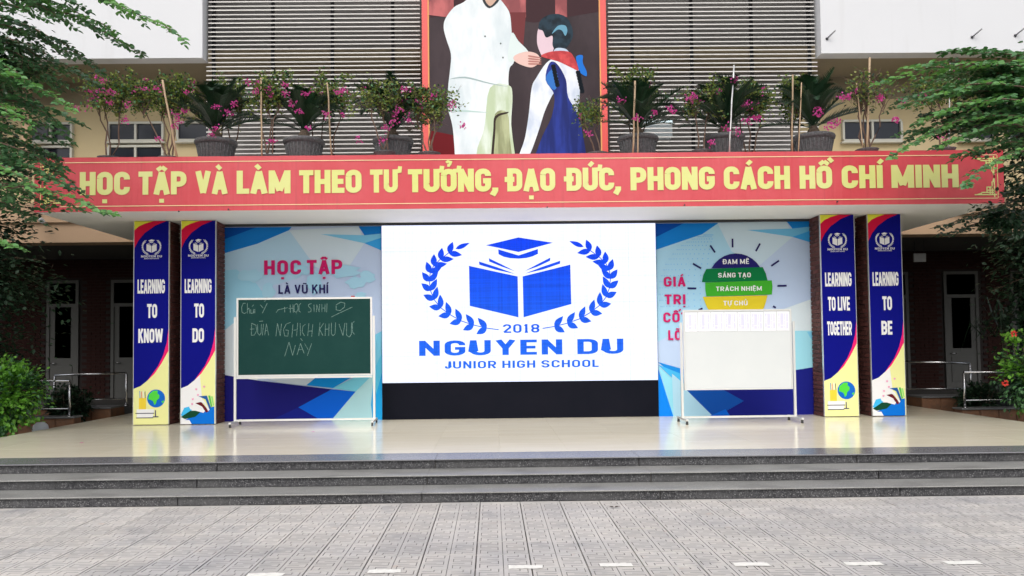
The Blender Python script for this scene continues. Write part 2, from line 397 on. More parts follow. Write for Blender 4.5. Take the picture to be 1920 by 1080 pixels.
# painted dashes
for k, (px, py, wd) in enumerate([(497, 1079, 66), (721, 1072, 62), (985, 1064, 62), (1155, 1060, 60), (1408, 1059, 66), (1618, 1058, 68), (1805, 1056, 64)]):
    d = fwd + rgt*((px-960+SX)/F) - upv*((py-540-SY)/F); t = -EYE/d.z; cx, cy = CAMX+d.x*t, d.y*t
    hw = wd/2*cy/F; n = 10; mb = MB(); pts = []
    for a in range(n+1): pts.append((cx-hw+2*hw*a/n, cy-.045+random.uniform(-.008, .008)))
    for a in range(n, -1, -1): pts.append((cx-hw+2*hw*a/n+random.uniform(-.01, .01), cy+.045+random.uniform(-.008, .008)))
    i0 = len(mb.v); mb.v += [(p[0], p[1], .005) for p in pts]
    for t3 in tessellate_polygon([[Vector((p[0], p[1], 0)) for p in pts]]): mb.f.append(t3); mb.mi.append(mb.m(PAINT)); mb.smooth.append(False)
    mb.build('painted_dash', ground)

# ================================================================== STEPS AND STAGE
R = H/3; YS = [8.298, 8.733, 9.184, 9.743]
st = MB()
for k in range(3): st.box(-7.66, 7.66, YS[k]+.06, 9.9, k*R-.3, (k+1)*R-.018, GROUT)
steps = st.build('stage_steps', kind='structure')
JX = [-7.7, -6.1, -3.66, -1.21, 1.22, 3.66, 6.1, 7.7]
for k in range(3):
    off = [0, .03, .06][k]
    js = [JX[0]]+[x+(off if x < 0 else -off)+random.uniform(-.02, .02) for x in JX[1:-1]]+[JX[-1]]
    for a, b in zip(js, js[1:]):
        m = MB(); m.box(a+.006, b-.006, YS[k]+.036, YS[k]+.058, k*R+.001, (k+1)*R-.0145, GRANITE); m.build('riser_slab', steps)
        m = MB(); m.box(a+.0015, b-.0015, YS[k], YS[k+1]+.02 if k < 2 else YS[3], (k+1)*R-.014, (k+1)*R+random.uniform(-.0006, .0006), TREAD if k < 2 else EDGE, .003); m.build('tread_slab' if k < 2 else 'edge_slab', steps)
sg = MB(); sg.box(-7.66, 7.66, 9.745, 16.5, -.3, H-.012, MARBJ); stage = sg.build('stage', kind='structure')
nx, ny = 19, 8; fx0, fx1 = -7.7, 7.7; fw = (fx1-fx0)/nx; fd = (16.5-9.745)/ny
fm = MB(); fm.box(.0008, fw-.0008, .0008, fd-.0008, -.0115, 0, MARBLE); ft = None
for i in range(nx):
    for j in range(ny):
        lc = (fx0+i*fw, 9.745+j*fd, H)
        if ft is None: ft = fm.build('floor_tile', stage); ft.location = lc
        else: inst(ft, stage, lc, (random.uniform(-.0004, .0004), random.uniform(-.0004, .0004), 0))
# side beds and ramps beyond the stage
eb = MB(); eb.box(-22, -7.72, 8.6, 19.4, -.2, .06, EARTH); eb.box(7.72, 22, 8.6, 19.4, -.2, .06, EARTH)
eb.build('planting_bed', kind='structure')

# ================================================================== BUILDING
bld = thing('school_building', 'two-storey school building with white upper walls and beige ground-floor beams behind the stage', 'building', (0, 16.5, 0))
bld.location = (0, 0, 0)
def part(name, boxes, parent=None, **k):
    mb = MB()
    for b in boxes: mb.box(*b)
    return mb.build(name, parent, **k)
part('upper_wall', [(-16, -5.875, 15.2, 15.5, 7.052, 12, WHITE)], bld)
part('upper_wall', [(5.81, 16, 15.2, 15.5, 7.052, 12, WHITE)], bld)
part('upper_soffit', [(-16, 16, 15.5, 16.6, 7.06, 7.3, OLIVE)], bld)
part('wall', [(-16, 16, 16.6, 16.85, 6.60, 7.30, OLIVE), (-16, 16, 16.61, 16.84, 4.2, 6.597, CREAMW)], bld)  # top strip of the cream wall darkened as shade below the soffit
part('beam', [(-16, 16, 16.42, 16.9, 3.753, 4.15, BEIGE)], bld)
for a_, b_ in ((-16, -7.66), (7.66, 16)): part('balcony_wall', [(a_, b_, 16.36, 16.6, 4.153, 4.55, BEIGE)], bld)
part('corridor_ceiling', [(-16, 16, 16.9, 19.6, 3.77, 3.95, mat('corridor_ceiling_shaded', (.07, .067, .063), .9))], bld)  # ceiling tone lowered so the corridor reads as shaded
part('upper_roof', [(-16, 16, 15.5, 22, 12.003, 12.3, WHITE)], bld)
LBW = mat('grey_back_wall_upper', (.26, .25, .24), .9)
part('louvre_back_wall', [(-6.6, 6.5, 16.3, 16.55, 7.31, 12, LBW), (-5.87, 5.8, 16.301, 16.55, 4.6, 7.307, mat('grey_back_wall', (.26, .25, .24), .9, noise=(1.5, .5, (.2, .18, .18))))], bld)
# corridor wall of real bricks
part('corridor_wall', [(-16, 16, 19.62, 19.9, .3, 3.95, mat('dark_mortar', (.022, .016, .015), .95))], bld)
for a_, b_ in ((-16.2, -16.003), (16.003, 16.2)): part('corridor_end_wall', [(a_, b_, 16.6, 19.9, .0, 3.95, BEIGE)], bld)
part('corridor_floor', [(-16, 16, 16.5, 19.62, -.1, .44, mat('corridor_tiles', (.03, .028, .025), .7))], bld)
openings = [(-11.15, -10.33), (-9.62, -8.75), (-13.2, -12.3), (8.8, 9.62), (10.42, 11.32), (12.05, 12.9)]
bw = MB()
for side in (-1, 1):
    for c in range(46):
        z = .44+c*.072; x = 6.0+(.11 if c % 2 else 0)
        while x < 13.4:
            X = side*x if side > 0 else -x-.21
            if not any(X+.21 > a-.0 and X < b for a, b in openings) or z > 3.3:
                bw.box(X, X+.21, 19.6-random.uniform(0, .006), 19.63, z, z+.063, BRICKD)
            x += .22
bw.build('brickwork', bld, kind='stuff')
def door(x0, x1, parent, blue=False):
    d = MB(); y = 19.57; zt = 3.26
    d.box(x0, x0+.07, y, y+.1, .44, zt, DFRAME); d.box(x1-.07, x1, y, y+.1, .44, zt, DFRAME)
    d.box(x0+.07, x1-.07, y, y+.1, zt-.07, zt, DFRAME); d.box(x0+.07, x1-.07, y, y+.1, 2.62, 2.70, DFRAME)
    d.box(x0+.07, x1-.07, y+.03, y+.08, .44, 1.40, DFRAME)
    d.box(x0+.07, x0+.19, y+.03, y+.08, 1.40, 2.62, DFRAME); d.box(x1-.19, x1-.07, y+.03, y+.08, 1.40, 2.62, DFRAME)
    d.box(x0+.15, x1-.15, y+.015, y+.03, .60, 1.2, DFRAME)
    o = d.build('door', parent)
    q = MB(); q.box(x0+.19, x1-.19, y+.05, y+.06, 1.40, 2.62, BLUEP if blue else GLASSD); q.build('pane', o)
    q = MB(); q.box(x0+.07, x1-.07, y+.05, y+.06, 2.70, zt-.07, GLASSD); q.build('transom_pane', o)
    q = MB(); q.tube([(x0+.13, y+.03, 1.28), (x0+.13, y-.03, 1.28), (x0+.25, y-.03, 1.28)], .012, STEEL, 6); q.build('handle', o)
BLUEP = mat('blue_poster_glass', (.03, .06, .10), .3)
for k, (a, b) in enumerate(openings): door(a+.03, b-.03, bld, k == 4)
# upper floor windows and doors
def window(x0, x1, z0, z1, n, y=16.55, fr=.045):
    f = MB(); cw = (x1-x0)/n
    f.box(x0, x1, y-.03, y+.058, z1, z1+fr, WINF); f.box(x0, x1, y-.03, y+.058, z0-fr, z0, WINF)
    for k in range(n+1):
        xx = x0+k*cw; f.box(xx-fr/2, xx+fr/2, y-.03, y+.058, z0, z1, WINF)
    f.box(x0-.05, x1+.05, y-.06, y+.058, z0-fr-.035, z0-fr-.002, WINF)
    o = f.build('window', bld)
    for k in range(n):
        q = MB(); q.box(x0+k*cw+fr/2, x0+(k+1)*cw-fr/2, y+.02, y+.03, z0, z1, GLASSD); q.build('pane', o)
WINF = mat('window_frame', (.52, .51, .44), .5)
window(-9.85, -9.0, 5.86, 6.18, 2); window(-8.25, -7.15, 5.86, 6.18, 2); window(-6.85, -6.2, 5.86, 6.18, 1)
window(-9.6, -9.0, 4.9, 5.70, 1); window(-8.25, -7.15, 4.9, 5.70, 2)
window(6.78, 7.98, 5.74, 6.10, 2)
window(9.2, 10.6, 5.74, 6.10, 2)
cl = MB(); cl.lathe([(.09, 4.55), (.09, 7.05)], -9.65, 16.1, BEIGE); cl.build('column', bld)
cl = MB(); cl.lathe([(.12, 4.55), (.12, 7.05)], 9.75, 16.1, CREAMW); cl.build('column', bld)
# small fittings
for px, py, lb in [(1555, 68, 'short grey pipe stub on the white wall just right of the louvres'), (1827, 65, 'short grey pipe stub on the white wall above the right tree, second from right'),
                   (1908, 62, 'short grey pipe stub on the white wall, the rightmost of all')]:
    p = at(px, py, 15.2); m = MB(); m.tube([(p.x-.05, 15.2, p.z-.05), (p.x, 15.12, p.z), (p.x+.05, 15.04, p.z+.05)], .014, mat('pipe_grey', (.25, .25, .26), .5), 8)
    m.tube([(p.x-.052, 15.199, p.z-.052), (p.x-.046, 15.185, p.z-.046)], .028, DARK, 8)
    m.build('pipe_stub', label=lb, category='pipe', group='pipe stubs on the upper wall')
p = at(84, 418, 16.35); m = MB(); m.tube([(p.x, 16.4, p.z), (p.x, 16.2, p.z+.02), (p.x+.05, 16.12, p.z+.02)], .035, WHITE, 10); m.tube([(p.x+.05, 16.12, p.z+.02), (p.x+.1, 16.07, p.z)], .05, WHITE, 10)
m.build('spot_lamp', label='small white spot lamp on the beige beam at the left', category='lamp')
p = at(1725, 483, 17.4); m = MB(); m.box(p.x-.13, p.x+.13, 17.4, 17.44, p.z-.09, p.z+.09, mat('sign_board', (.3, .3, .3), .6)); m.tube([(p.x-.1, 17.42, p.z+.09), (p.x-.1, 17.42, 3.77)], .006, DARK, 5); m.tube([(p.x+.1, 17.42, p.z+.09), (p.x+.1, 17.42, 3.77)], .006, DARK, 5)
m.build('hanging_sign', label='small unlit grey sign hanging in the dark right corridor', category='sign')

# ================================================================== LOUVRE SCREEN
lv = thing('louvre_screen', 'grey horizontal louvre screen on the upper wall behind the potted plants', 'louvres', (0, 15.45, 4.6)); lv.location = (0, 0, 0)
LX = [(-5.83, -1.80), (1.80, 5.77)]; pitch = .0835
def slat_mesh(w):
    m = MB(); m.face([(0, -.035, -.017), (w, -.035, -.017), (w, -.035, .004), (0, -.035, .004)], LOUV)
    m.face([(0, -.035, .004), (w, -.035, .004), (w, .035, .020), (0, .035, .020)], LOUV); m.face([(0, .035, .020), (w, .035, .020), (w, .035, .015), (0, .035, .015)], LOUV)
    m.face([(0, .035, .015), (w, .035, .015), (w, -.030, -.017), (0, -.030, -.017)], LOUV); m.face([(0, -.030, -.017), (w, -.030, -.017), (w, -.035, -.017), (0, -.035, -.017)], LOUV)
    for x in (0, w): m.face([(x, -.035, -.017), (x, -.035, .004), (x, .035, .020), (x, .035, .015), (x, -.030, -.017)], LOUV)
    return m
for (a, b) in LX:
    w = b-a; f0 = None; z = 4.78
    while z < 9.9:
        ext = .035 if z < 7.0 else 0
        if f0 is None: f0 = slat_mesh(w).build('slat', lv); f0.location = (a, 15.42, z)
        else: inst(f0, lv, (a-(ext if a < 0 else 0), 15.42, z+random.uniform(-.002, .002)), (random.uniform(-.07, .07), random.uniform(-.0009, .0009), 0), (1+ext/w, 1, 1))
        z += pitch
for x in (-5.76, -4.63, -3.49, -2.33, 2.27, 3.42, 4.58, 5.70):
    m = MB(); m.box(x-.03, x+.03, 15.47, 15.53, 4.6, 9.95, DARK); m.build('post', lv)
p = at(1231, 246, 15.95); m = MB(); m.box(p.x-.27, p.x+.27, 15.75, 16.0, p.z-.16, p.z+.16, mat('pale_box', (.7, .8, .85), .4)); m.box(p.x-.27, p.x+.27, 15.735, 15.748, p.z+.1, p.z+.15, mat('glow_strip', (.8, .95, 1), .5, emit=1.0))
m.build('reflection_box', label='pale glowing stand-in for a window reflection between the louvres right of the poster', category='light')  # glowing box added in place of a bright window reflection

# ================================================================== CANOPY AND BANNER
CX0, CX1, CY, CZ0, CZ1 = -7.615, 7.643, 12.758, 3.7506, 4.5988
cn = thing('stage_canopy', 'white flat canopy over the stage, its soffit lit blue by the screen', 'canopy')
part('soffit', [(CX0, CX1, CY+.02, 16.40, CZ0, 4.1, SOFF)], cn)
part('roof_slab', [(CX0, CX1, CY+.25, 16.36, 4.103, 4.55, SOFF)], cn)
part('parapet', [(CX0, CX1, CY+.02, CY+.24, 4.103, 4.585, SOFF)], cn)
bn = thing('slogan_banner', 'long red banner with yellow capitals and corner ornaments along the canopy edge', 'banner')
# red print, creased vertically; paler blotches here and in the yellow imitate lens haze
RED = mat('banner_red', (.52, .038, .052), .42, spec=.5, noise=(1.0, .45, (.70, .14, .16)), vert=(.35, 1, .5), bump=(1.0, .35, (14, 1, .6)), streak=((16, 1, .5), .30, (.33, .05, .06), .60))
YEL = mat('banner_yellow', (.60, .62, .17), .5, noise=(1.0, .5, (.72, .71, .38)), vert=(.35, 1, .5))
YLINE = mat('banner_line', (.80, .62, .34), .5)
m = MB(); N = 220
for i in range(N):
    xa, xb = CX0-.01+(CX1-CX0+.02)*i/N, CX0-.01+(CX1-CX0+.02)*(i+1)/N
    wv = lambda x: CY+.0022*sin(x*9.1)+.0016*sin(x*23+1)
    m.face([(xa, wv(xa), CZ0-.006), (xb, wv(xb), CZ0-.006), (xb, wv(xb), CZ1+.004), (xa, wv(xa), CZ1+.004)], RED, True)
m.face([(CX0-.01, CY, CZ1+.004), (CX1+.01, CY, CZ1+.004), (CX1+.01, CY+.24, CZ1+.004), (CX0-.01, CY+.24, CZ1+.004)], RED)
for x in (CX0-.0105, CX1+.0105): m.face([(x, CY, CZ0), (x, CY+.24, CZ0), (x, CY+.24, CZ1+.004), (x, CY, CZ1+.004)], RED)
m.build('sheet', bn)
yb = CY-.0075
lb = CX0+.10; rb = CX1-.10; zt = CZ1-.085; zb = CZ0+.085
m = MB()
m.box(lb, rb, yb, yb+.001, zt, zt+.012, YLINE); m.box(lb, rb, yb, yb+.001, zb-.012, zb, YLINE)
m.box(lb-.013, lb-.001, yb, yb+.001, zb, zt, YEL); m.box(rb+.001, rb+.013, yb, yb+.001, zb, zt, YEL); m.build('border_line', bn)
for sx, bx in ((1, lb), (-1, rb)):
    for sz, bz in ((-1, zt), (1, zb)):
        m = MB(); q = lambda a, b: (bx+sx*a, bz+sz*b)
        for (a0, b0, a1, b1) in [(.05, .02, .05, .36), (.02, .05, .36, .05), (.05, .12, .17, .12), (.12, .05, .12, .17), (.17, .085, .17, .17), (.085, .17, .17, .17), (.085, .05, .085, .25), (.05, .085, .25, .085)]:
            (xa, za), (xb, zb2) = q(a0, b0), q(a1, b1)
            m.box(min(xa, xb)-.009, max(xa, xb)+.009, yb-.001*(1+a0), yb, min(za, zb2)-.009, max(za, zb2)+.009, YEL)
        for a, b in ((.25, .36),): 
            m.poly([q(.05, .36), q(.085, .25), q(.05, .25)], yb-.0005, YEL); m.poly([q(.36, .05), q(.25, .085), q(.25, .05)], yb-.0005, YEL)
        m.build('corner_ornament', bn)
BZ = CZ0+.255; BH = .365
for w, pa, pb in [("HỌC", 150, 244), ("TẬP", 260, 350), ("VÀ", 367, 427), ("LÀM", 444, 545), ("THEO", 561, 678), ("TƯ", 694, 752), ("TƯỞNG,", 765, 934),
                  ("ĐẠO", 951, 1041), ("ĐỨC,", 1062, 1164), ("PHONG", 1182, 1340), ("CÁCH", 1357, 1481), ("HỒ", 1499, 1560), ("CHÍ", 1578, 1655), ("MINH", 1671, 1797)]:
    m = MB(); a, b = at(pa, 340, CY).x, at(pb, 340, CY).x
    if w == 'TƯ': b -= .05
    text(m, w, a, b, BZ, BH, .225, yb, YEL, gap=.045, parent=bn)
for px, py in ((336, 398), (429, 394), (1026, 390), (1283, 386), (1569, 380)):
    p = at(px, py, CY); m = MB(); m.tube([(p.x, CY-.004, p.z+.012), (p.x, CY-.03, p.z+.01)], .012, DARK, 6); m.build('screw_peg', bn)

# ================================================================== POSTER: plain stand-in of two figures
INKK = .86
ps = thing('wall_poster', 'tall red-edged poster of an adult in white beside a child with red scarf', 'poster')
PX0, PX1, PY = -1.75, 1.735, 15.2
SC = (PX1-PX0)/345
def smooth(pts, n=4):
    out = []; N = len(pts)
    for i in range(N):
        p0, p1, p2, p3 = [pts[(i+k-1) % N] for k in range(4)]
        for j in range(n):
            t = j/n; out.append(tuple(.5*((2*p1[c])+(-p0[c]+p2[c])*t+(2*p0[c]-5*p1[c]+4*p2[c]-p3[c])*t*t+(-p0[c]+3*p1[c]-3*p2[c]+p3[c])*t**3) for c in (0, 1)))
    return out
def QS(pts): return Q(smooth(pts))
def pink_(c, c2, sc=(2.2, 1, 1.0), am=.8, lo=.40):
    return mat('poster_print_%d_%d_%d' % c, tuple(v*.86 for v in lin(c)), .5, spec=.15, streak=(sc, am, tuple(v*.86 for v in lin(c2)), lo), patch=((9, 1, 4), am*.35, tuple(v*.86 for v in lin(c2)), .5))
def Q(pts): return [(PX0+(x-790)*SC, 5.19+(290-y)*SC*.985) for x, y in pts]
part('board', [(PX0, PX1, PY, PY+.12, 4.62, 9.9, mat('poster_red', (.70, .085, .075), .45))], ps)
m = MB(); m.poly(Q([(801, 340), (1124, 340), (1124, -180), (801, -180)]), PY-.002, ink(235, 170, 110)); m.poly(Q([(803.5, 340), (1121.5, 340), (1121.5, -180), (803.5, -180)]), PY-.003, pink_((70, 58, 62), (52, 42, 46), (1.2, 1, .6)))
m.poly(Q([(803.5, 30), (880, 20), (1000, 40), (1121.5, 20), (1121.5, -180), (803.5, -180)]), PY-.004, ink(70, 50, 54))
for a, b in ((803.5, 850), (900, 985), (1040, 1062)):
    m.poly(Q([(a, 24), (b, 30), (b, -180), (a, -180)]), PY-.005, pink_((200, 112, 112), (130, 70, 74), (3, 1, 1.2)))
m.poly(Q([(950, 20), (985, 20), (978, 100), (955, 90)]), PY-.0055, ink(120, 62, 64))
m.poly(Q([(803.5, 245), (850, 255), (850, 340), (803.5, 340)]), PY-.005, ink(110, 30, 36))
m.build('background_print', ps)
m = MB()
W1, W2, W3 = pink_((240, 246, 248), (214, 226, 230), am=.9, lo=.46), pink_((226, 236, 222), (184, 202, 160), (5, 1, 1)), pink_((186, 192, 150), (132, 136, 98), (7, 1, 1))
m.poly(QS([(868, 0), (850, 10), (834, 32), (831, 50), (836, 72), (844, 100), (842, 130), (838, 165), (837, 200), (846, 240), (850, 300), (852, 340), (962, 340), (958, 300), (955, 235), (958, 180), (951, 160), (953, 128), (962, 112), (958, 60), (955, 24), (945, 5), (930, -12), (912, -22), (890, -16)]), PY-.006, W1)
m.poly(QS([(916, 165), (951, 160), (958, 180), (955, 235), (960, 340), (900, 340), (890, 290), (905, 240)]), PY-.007, W2)
m.poly(QS([(925, 215), (948, 213), (952, 260), (956, 340), (915, 340), (922, 270)]), PY-.0075, W3)
m.poly(QS([(921, 250), (925, 219), (948, 211), (948, 214), (928, 223), (925, 255), (917, 340), (913, 340)]), PY-.008, ink(60, 50, 45))
m.poly(QS([(958, 60), (970, 75), (988, 95), (986, 108), (964, 114), (950, 110)]), PY-.008, ink(225, 238, 236))
m.poly(QS([(962, 104), (984, 96), (1002, 99), (1010, 108), (1008, 118), (996, 126), (982, 124), (964, 115)]), PY-.009, ink(236, 200, 190))
for a in range(4): m.poly(QS([(990, 103+a*5), (1011, 107+a*4), (1010, 109+a*4), (990, 106+a*5)]), PY-.0095, ink(190, 130, 120))
m.poly(QS([(840, 148), (870, 143), (915, 155), (950, 163), (915, 157), (870, 146)]), PY-.0085, ink(170, 190, 190))
m.poly(QS([(845, 205), (880, 208), (912, 212), (880, 211), (845, 209)]), PY-.0085, ink(190, 215, 210))
m.poly(QS([(904, -3), (917, 12), (936, -5), (926, -22), (908, -22)]), PY-.009, ink(60, 66, 70)); m.poly(QS([(908, -8), (918, 8), (932, -8), (924, -16)]), PY-.0095, ink(214, 180, 160))
m.poly(QS([(895, -30), (905, -18), (920, -12), (938, -20), (945, -45), (938, -70), (918, -80), (898, -68), (890, -45)]), PY-.01, ink(214, 180, 160))
m.poly(QS([(888, -48), (890, -75), (918, -92), (945, -75), (948, -48), (938, -66), (918, -74), (898, -64)]), PY-.011, ink(90, 90, 92))
for x, y in ((908, 66), (937, 80), (941, 107)): m.poly(QS([(x-1.6, y), (x, y-1.8), (x+1.6, y), (x, y+1.8)]), PY-.0095, ink(90, 100, 100))
m.build('adult_figure_print', ps)
m = MB()
m.poly(QS([(1008, 52), (1005, 78), (1010, 96), (1016, 104), (1034, 97), (1036, 68), (1022, 52)]), PY-.006, ink(232, 205, 215))
m.poly(QS([(1008, 52), (1012, 36), (1026, 26), (1046, 24), (1062, 32), (1071, 50), (1072, 68), (1064, 84), (1056, 92), (1040, 92), (1034, 84), (1034, 66), (1022, 69), (1016, 56)]), PY-.007, pink_((20, 34, 44), (40, 62, 76), (6, 1, 6)))
m.poly(QS([(1033, 62), (1044, 47), (1058, 46), (1062, 56), (1058, 66), (1052, 56), (1044, 54)]), PY-.008, ink(110, 165, 190))
m.poly(QS([(1040, 90), (1060, 92), (1064, 106), (1036, 104)]), PY-.0085, ink(200, 215, 235))
m.poly(QS([(1022, 118), (1040, 110), (1076, 118), (1084, 150), (1079, 212), (1060, 190), (1042, 168), (1020, 205), (1005, 250), (985, 300), (968, 300), (980, 262), (988, 215), (994, 165), (1003, 146)]), PY-.008, pink_((236, 241, 248), (196, 208, 226), (3, 1, 2), lo=.48))
m.poly(QS([(1028, 118), (1042, 120), (1058, 150), (1062, 184), (1084, 232), (1088, 340), (994, 340), (1008, 270), (1030, 222), (1036, 180), (1020, 150)]), PY-.009, pink_((40, 58, 146), (22, 34, 96), (9, 1, .8)))
m.poly(QS([(1020, 148), (1036, 128), (1044, 150), (1036, 170)]), PY-.0093, ink(60, 120, 200))
m.poly(QS([(1012, 104), (1032, 96), (1062, 96), (1074, 108), (1082, 132), (1066, 126), (1046, 116), (1026, 110)]), PY-.01, pink_((220, 84, 86), (176, 56, 62), (7, 1, 7)))
m.poly(QS([(1078, 106), (1090, 104), (1090, 118), (1097, 135), (1096, 144), (1084, 136), (1080, 122)]), PY-.01, ink(40, 120, 215))
for bx, by in ((1034, 122), (1080, 134)):
    for a in range(7): m.poly(QS([(bx-3+a*1.2, by+a*6), (bx+4+a*1.2, by+a*6-1), (bx+4.5+a*1.2, by+a*6+5), (bx-2+a*1.2, by+a*6+6)]), PY-.0105, ink(25, 32, 40))
m.build('child_figure_print', ps)

INKK = 1.2
# ================================================================== LED SCREEN
SYY = 14.22
ls = thing('led_screen', 'large lit LED screen showing a blue school crest on white at the stage centre', 'screen')
part('cabinet', [(-2.405, 2.405, SYY, SYY+.14, .9475, 3.709, BLACK)], ls)
part('base_panel', [(-2.405, 2.405, SYY+.01, SYY+.14, H, .944, BLACK)], ls)
part('top_frame', [(-5.2, 5.25, SYY-.02, SYY+.12, 3.712, 3.749, DARK)], ls)
def screenmat(name, top, bot, strength, lines=.05):
    m = bpy.data.materials.new(name); m.use_nodes = True; n = m.node_tree.nodes; l = m.node_tree.links; b = n['Principled BSDF']
    b.inputs['Base Color'].default_value = (.01, .01, .01, 1); b.inputs['Roughness'].default_value = .7; b.inputs['Specular IOR Level'].default_value = .1
    g = n.new('ShaderNodeNewGeometry'); s = n.new('ShaderNodeSeparateXYZ'); l.new(g.outputs['Position'], s.inputs[0])
    r = n.new('ShaderNodeMapRange'); r.inputs[1].default_value = 1.0; r.inputs[2].default_value = 3.4; l.new(s.outputs['Z'], r.inputs[0])
    mx = n.new('ShaderNodeMixRGB'); mx.inputs[1].default_value = (*bot, 1); mx.inputs[2].default_value = (*top, 1); l.new(r.outputs[0], mx.inputs[0])
    def wv(sc, ax):
        mp = n.new('ShaderNodeMapping'); mp.inputs['Scale'].default_value = sc; l.new(g.outputs['Position'], mp.inputs[0])
        t = n.new('ShaderNodeTexNoise'); t.inputs['Scale'].default_value = 1; t.inputs['Detail'].default_value = 3; l.new(mp.outputs[0], t.inputs['Vector']); return t
    a = wv((.6, 1, 34), 0); c = wv((34, 1, .6), 0)
    ad = n.new('ShaderNodeMath'); ad.operation = 'ADD'; l.new(a.outputs[0], ad.inputs[0]); l.new(c.outputs[0], ad.inputs[1])
    mr = n.new('ShaderNodeMapRange'); mr.inputs[1].default_value = .6; mr.inputs[2].default_value = 1.4; mr.inputs[3].default_value = strength*(1-lines); mr.inputs[4].default_value = strength*(1+lines*.6)
    l.new(ad.outputs[0], mr.inputs[0]); l.new(mx.outputs[0], b.inputs['Emission Color']); l.new(mr.outputs[0], b.inputs['Emission Strength'])
    return m
EXPK = 1.0
SWH = screenmat('screen_white', (.72, .76, 1.0), (.73, .79, 1.0), 1.02, .14)
SBL = screenmat('screen_blue', (.002, .055, .86), (.003, .155, .92), .80, .30)
part('display', [(-2.398, 2.398, SYY-.006, SYY-.001, .955, 3.702, SWH)], ls)
def emblem(fx, y, mt, mb):
    """crest in the zoomed photograph's units; fx maps them to (x,z)"""
    P = lambda pts: [fx(*p) for p in pts]
    mb.poly(P([(490, 148), (718, 95), (960, 135), (718, 198)]), y, mt)
    mb.poly(P([(576, 178), (718, 222), (854, 178), (854, 212), (815, 230), (770, 241), (718, 245), (660, 241), (612, 230), (578, 212)]), y, mt)
    mb.poly(P([(370, 292), (710, 370), (712, 657), (373, 573)]), y, mt); mb.poly(P([(745, 370), (1080, 290), (1083, 568), (748, 657)]), y, mt)
    mb.poly(P([(440, 262), (570, 305), (692, 352), (560, 322), (443, 285)]), y, mt); mb.poly(P([(510, 240), (600, 285), (690, 332), (600, 300), (512, 263)]), y, mt)
    mb.poly(P([(1010, 262), (880, 305), (762, 350), (890, 322), (1008, 283)]), y, mt); mb.poly(P([(940, 240), (850, 285), (760, 332), (850, 302), (938, 262)]), y, mt)
    stem = [(572, 742), (490, 730), (400, 708), (312, 678), (236, 634), (172, 586), (125, 528), (100, 465), (92, 400), (98, 340), (122, 290), (168, 245), (228, 200), (285, 172)]
    for mir in (0, 1):
        S = [((1452-p[0]) if mir else p[0], p[1]-(6 if mir else 0)) for p in stem]
        for a, b in zip(S[:-2], S[1:-1]):
            dx, dy = b[0]-a[0], b[1]-a[1]; q = sqrt(dx*dx+dy*dy); ox, oy = -dy/q*3, dx/q*3
            mb.poly(P([(a[0]+ox, a[1]+oy), (b[0]+ox, b[1]+oy), (b[0]-ox, b[1]-oy), (a[0]-ox, a[1]-oy)]), y, mt)
        def leaf(bx, by, ang, L, W, k):
            pts = []
            for i in range(7): u = i/6; pts.append((u*L, -W*sin(pi*u**.8)*.5))
            for i in range(5, 0, -1): u = i/6; pts.append((u*L, W*sin(pi*u**.8)*.5))
            ca, sa = cos(ang), sin(ang)
            mb.poly(P([(bx+a*ca-b*sa, by+a*sa+b*ca) for a, b in pts]), y-.0004*(k+1), mt)
        for i in range(1, 13):
            a, b = S[i], S[i+1]; ang = math.atan2(b[1]-a[1], b[0]-a[0])
            sgn = 1 if mir else -1
            leaf(a[0], a[1], ang+sgn*.75, 84, 44, i % 2)          # outer
            leaf(a[0], a[1], ang-sgn*.62, 96, 42, 2+i % 2)       # inner
        a, b = S[12], S[13]; leaf(b[0]-(-8 if mir else 8), b[1], math.atan2(-42, (-100 if mir else 100)), 108, 32, 0)
sf = lambda zx, zy: ((780+zx/3.725-973.6)*.009295, 3.709-(420+zy/3.725-420)*.00928)
m = MB(); emblem(sf, SYY-.009, SBL, m); m.build('crest', ls)
SEAM = screenmat('screen_module_seam', (.60, .66, .95), (.60, .68, .95), .86, .1)
m = MB()
for k in range(1, 10): x_ = -2.398+k*.4796; m.box(x_-.0016, x_+.0016, SYY-.0075, SYY-.0062, .955, 3.702, SEAM)
for k in range(1, 6): z_ = .955+k*.4578; m.box(-2.398, 2.398, SYY-.0078, SYY-.0076, z_-.0016, z_+.0016, SEAM)
m.build('module_seams', ls, kind='stuff')
m = MB()
text(m, "2018", *[sf(a, 0)[0] for a in (602, 858)], sf(0, 765)[1], .151, .17, SYY-.009, SBL, gap=.14, parent=ls)
m = MB(); a, b = sf(17, 0)[0], sf(1443, 0)[0]
text(m, "NGUYEN DU", a, b, sf(0, 919)[1], .262, .185, SYY-.009, SBL, gap=.14, parent=ls)
m = MB(); text(m, "JUNIOR HIGH SCHOOL", sf(195, 0)[0], sf(1268, 0)[0], sf(0, 1010)[1], .128, .17, SYY-.009, SBL, gap=.15, parent=ls)

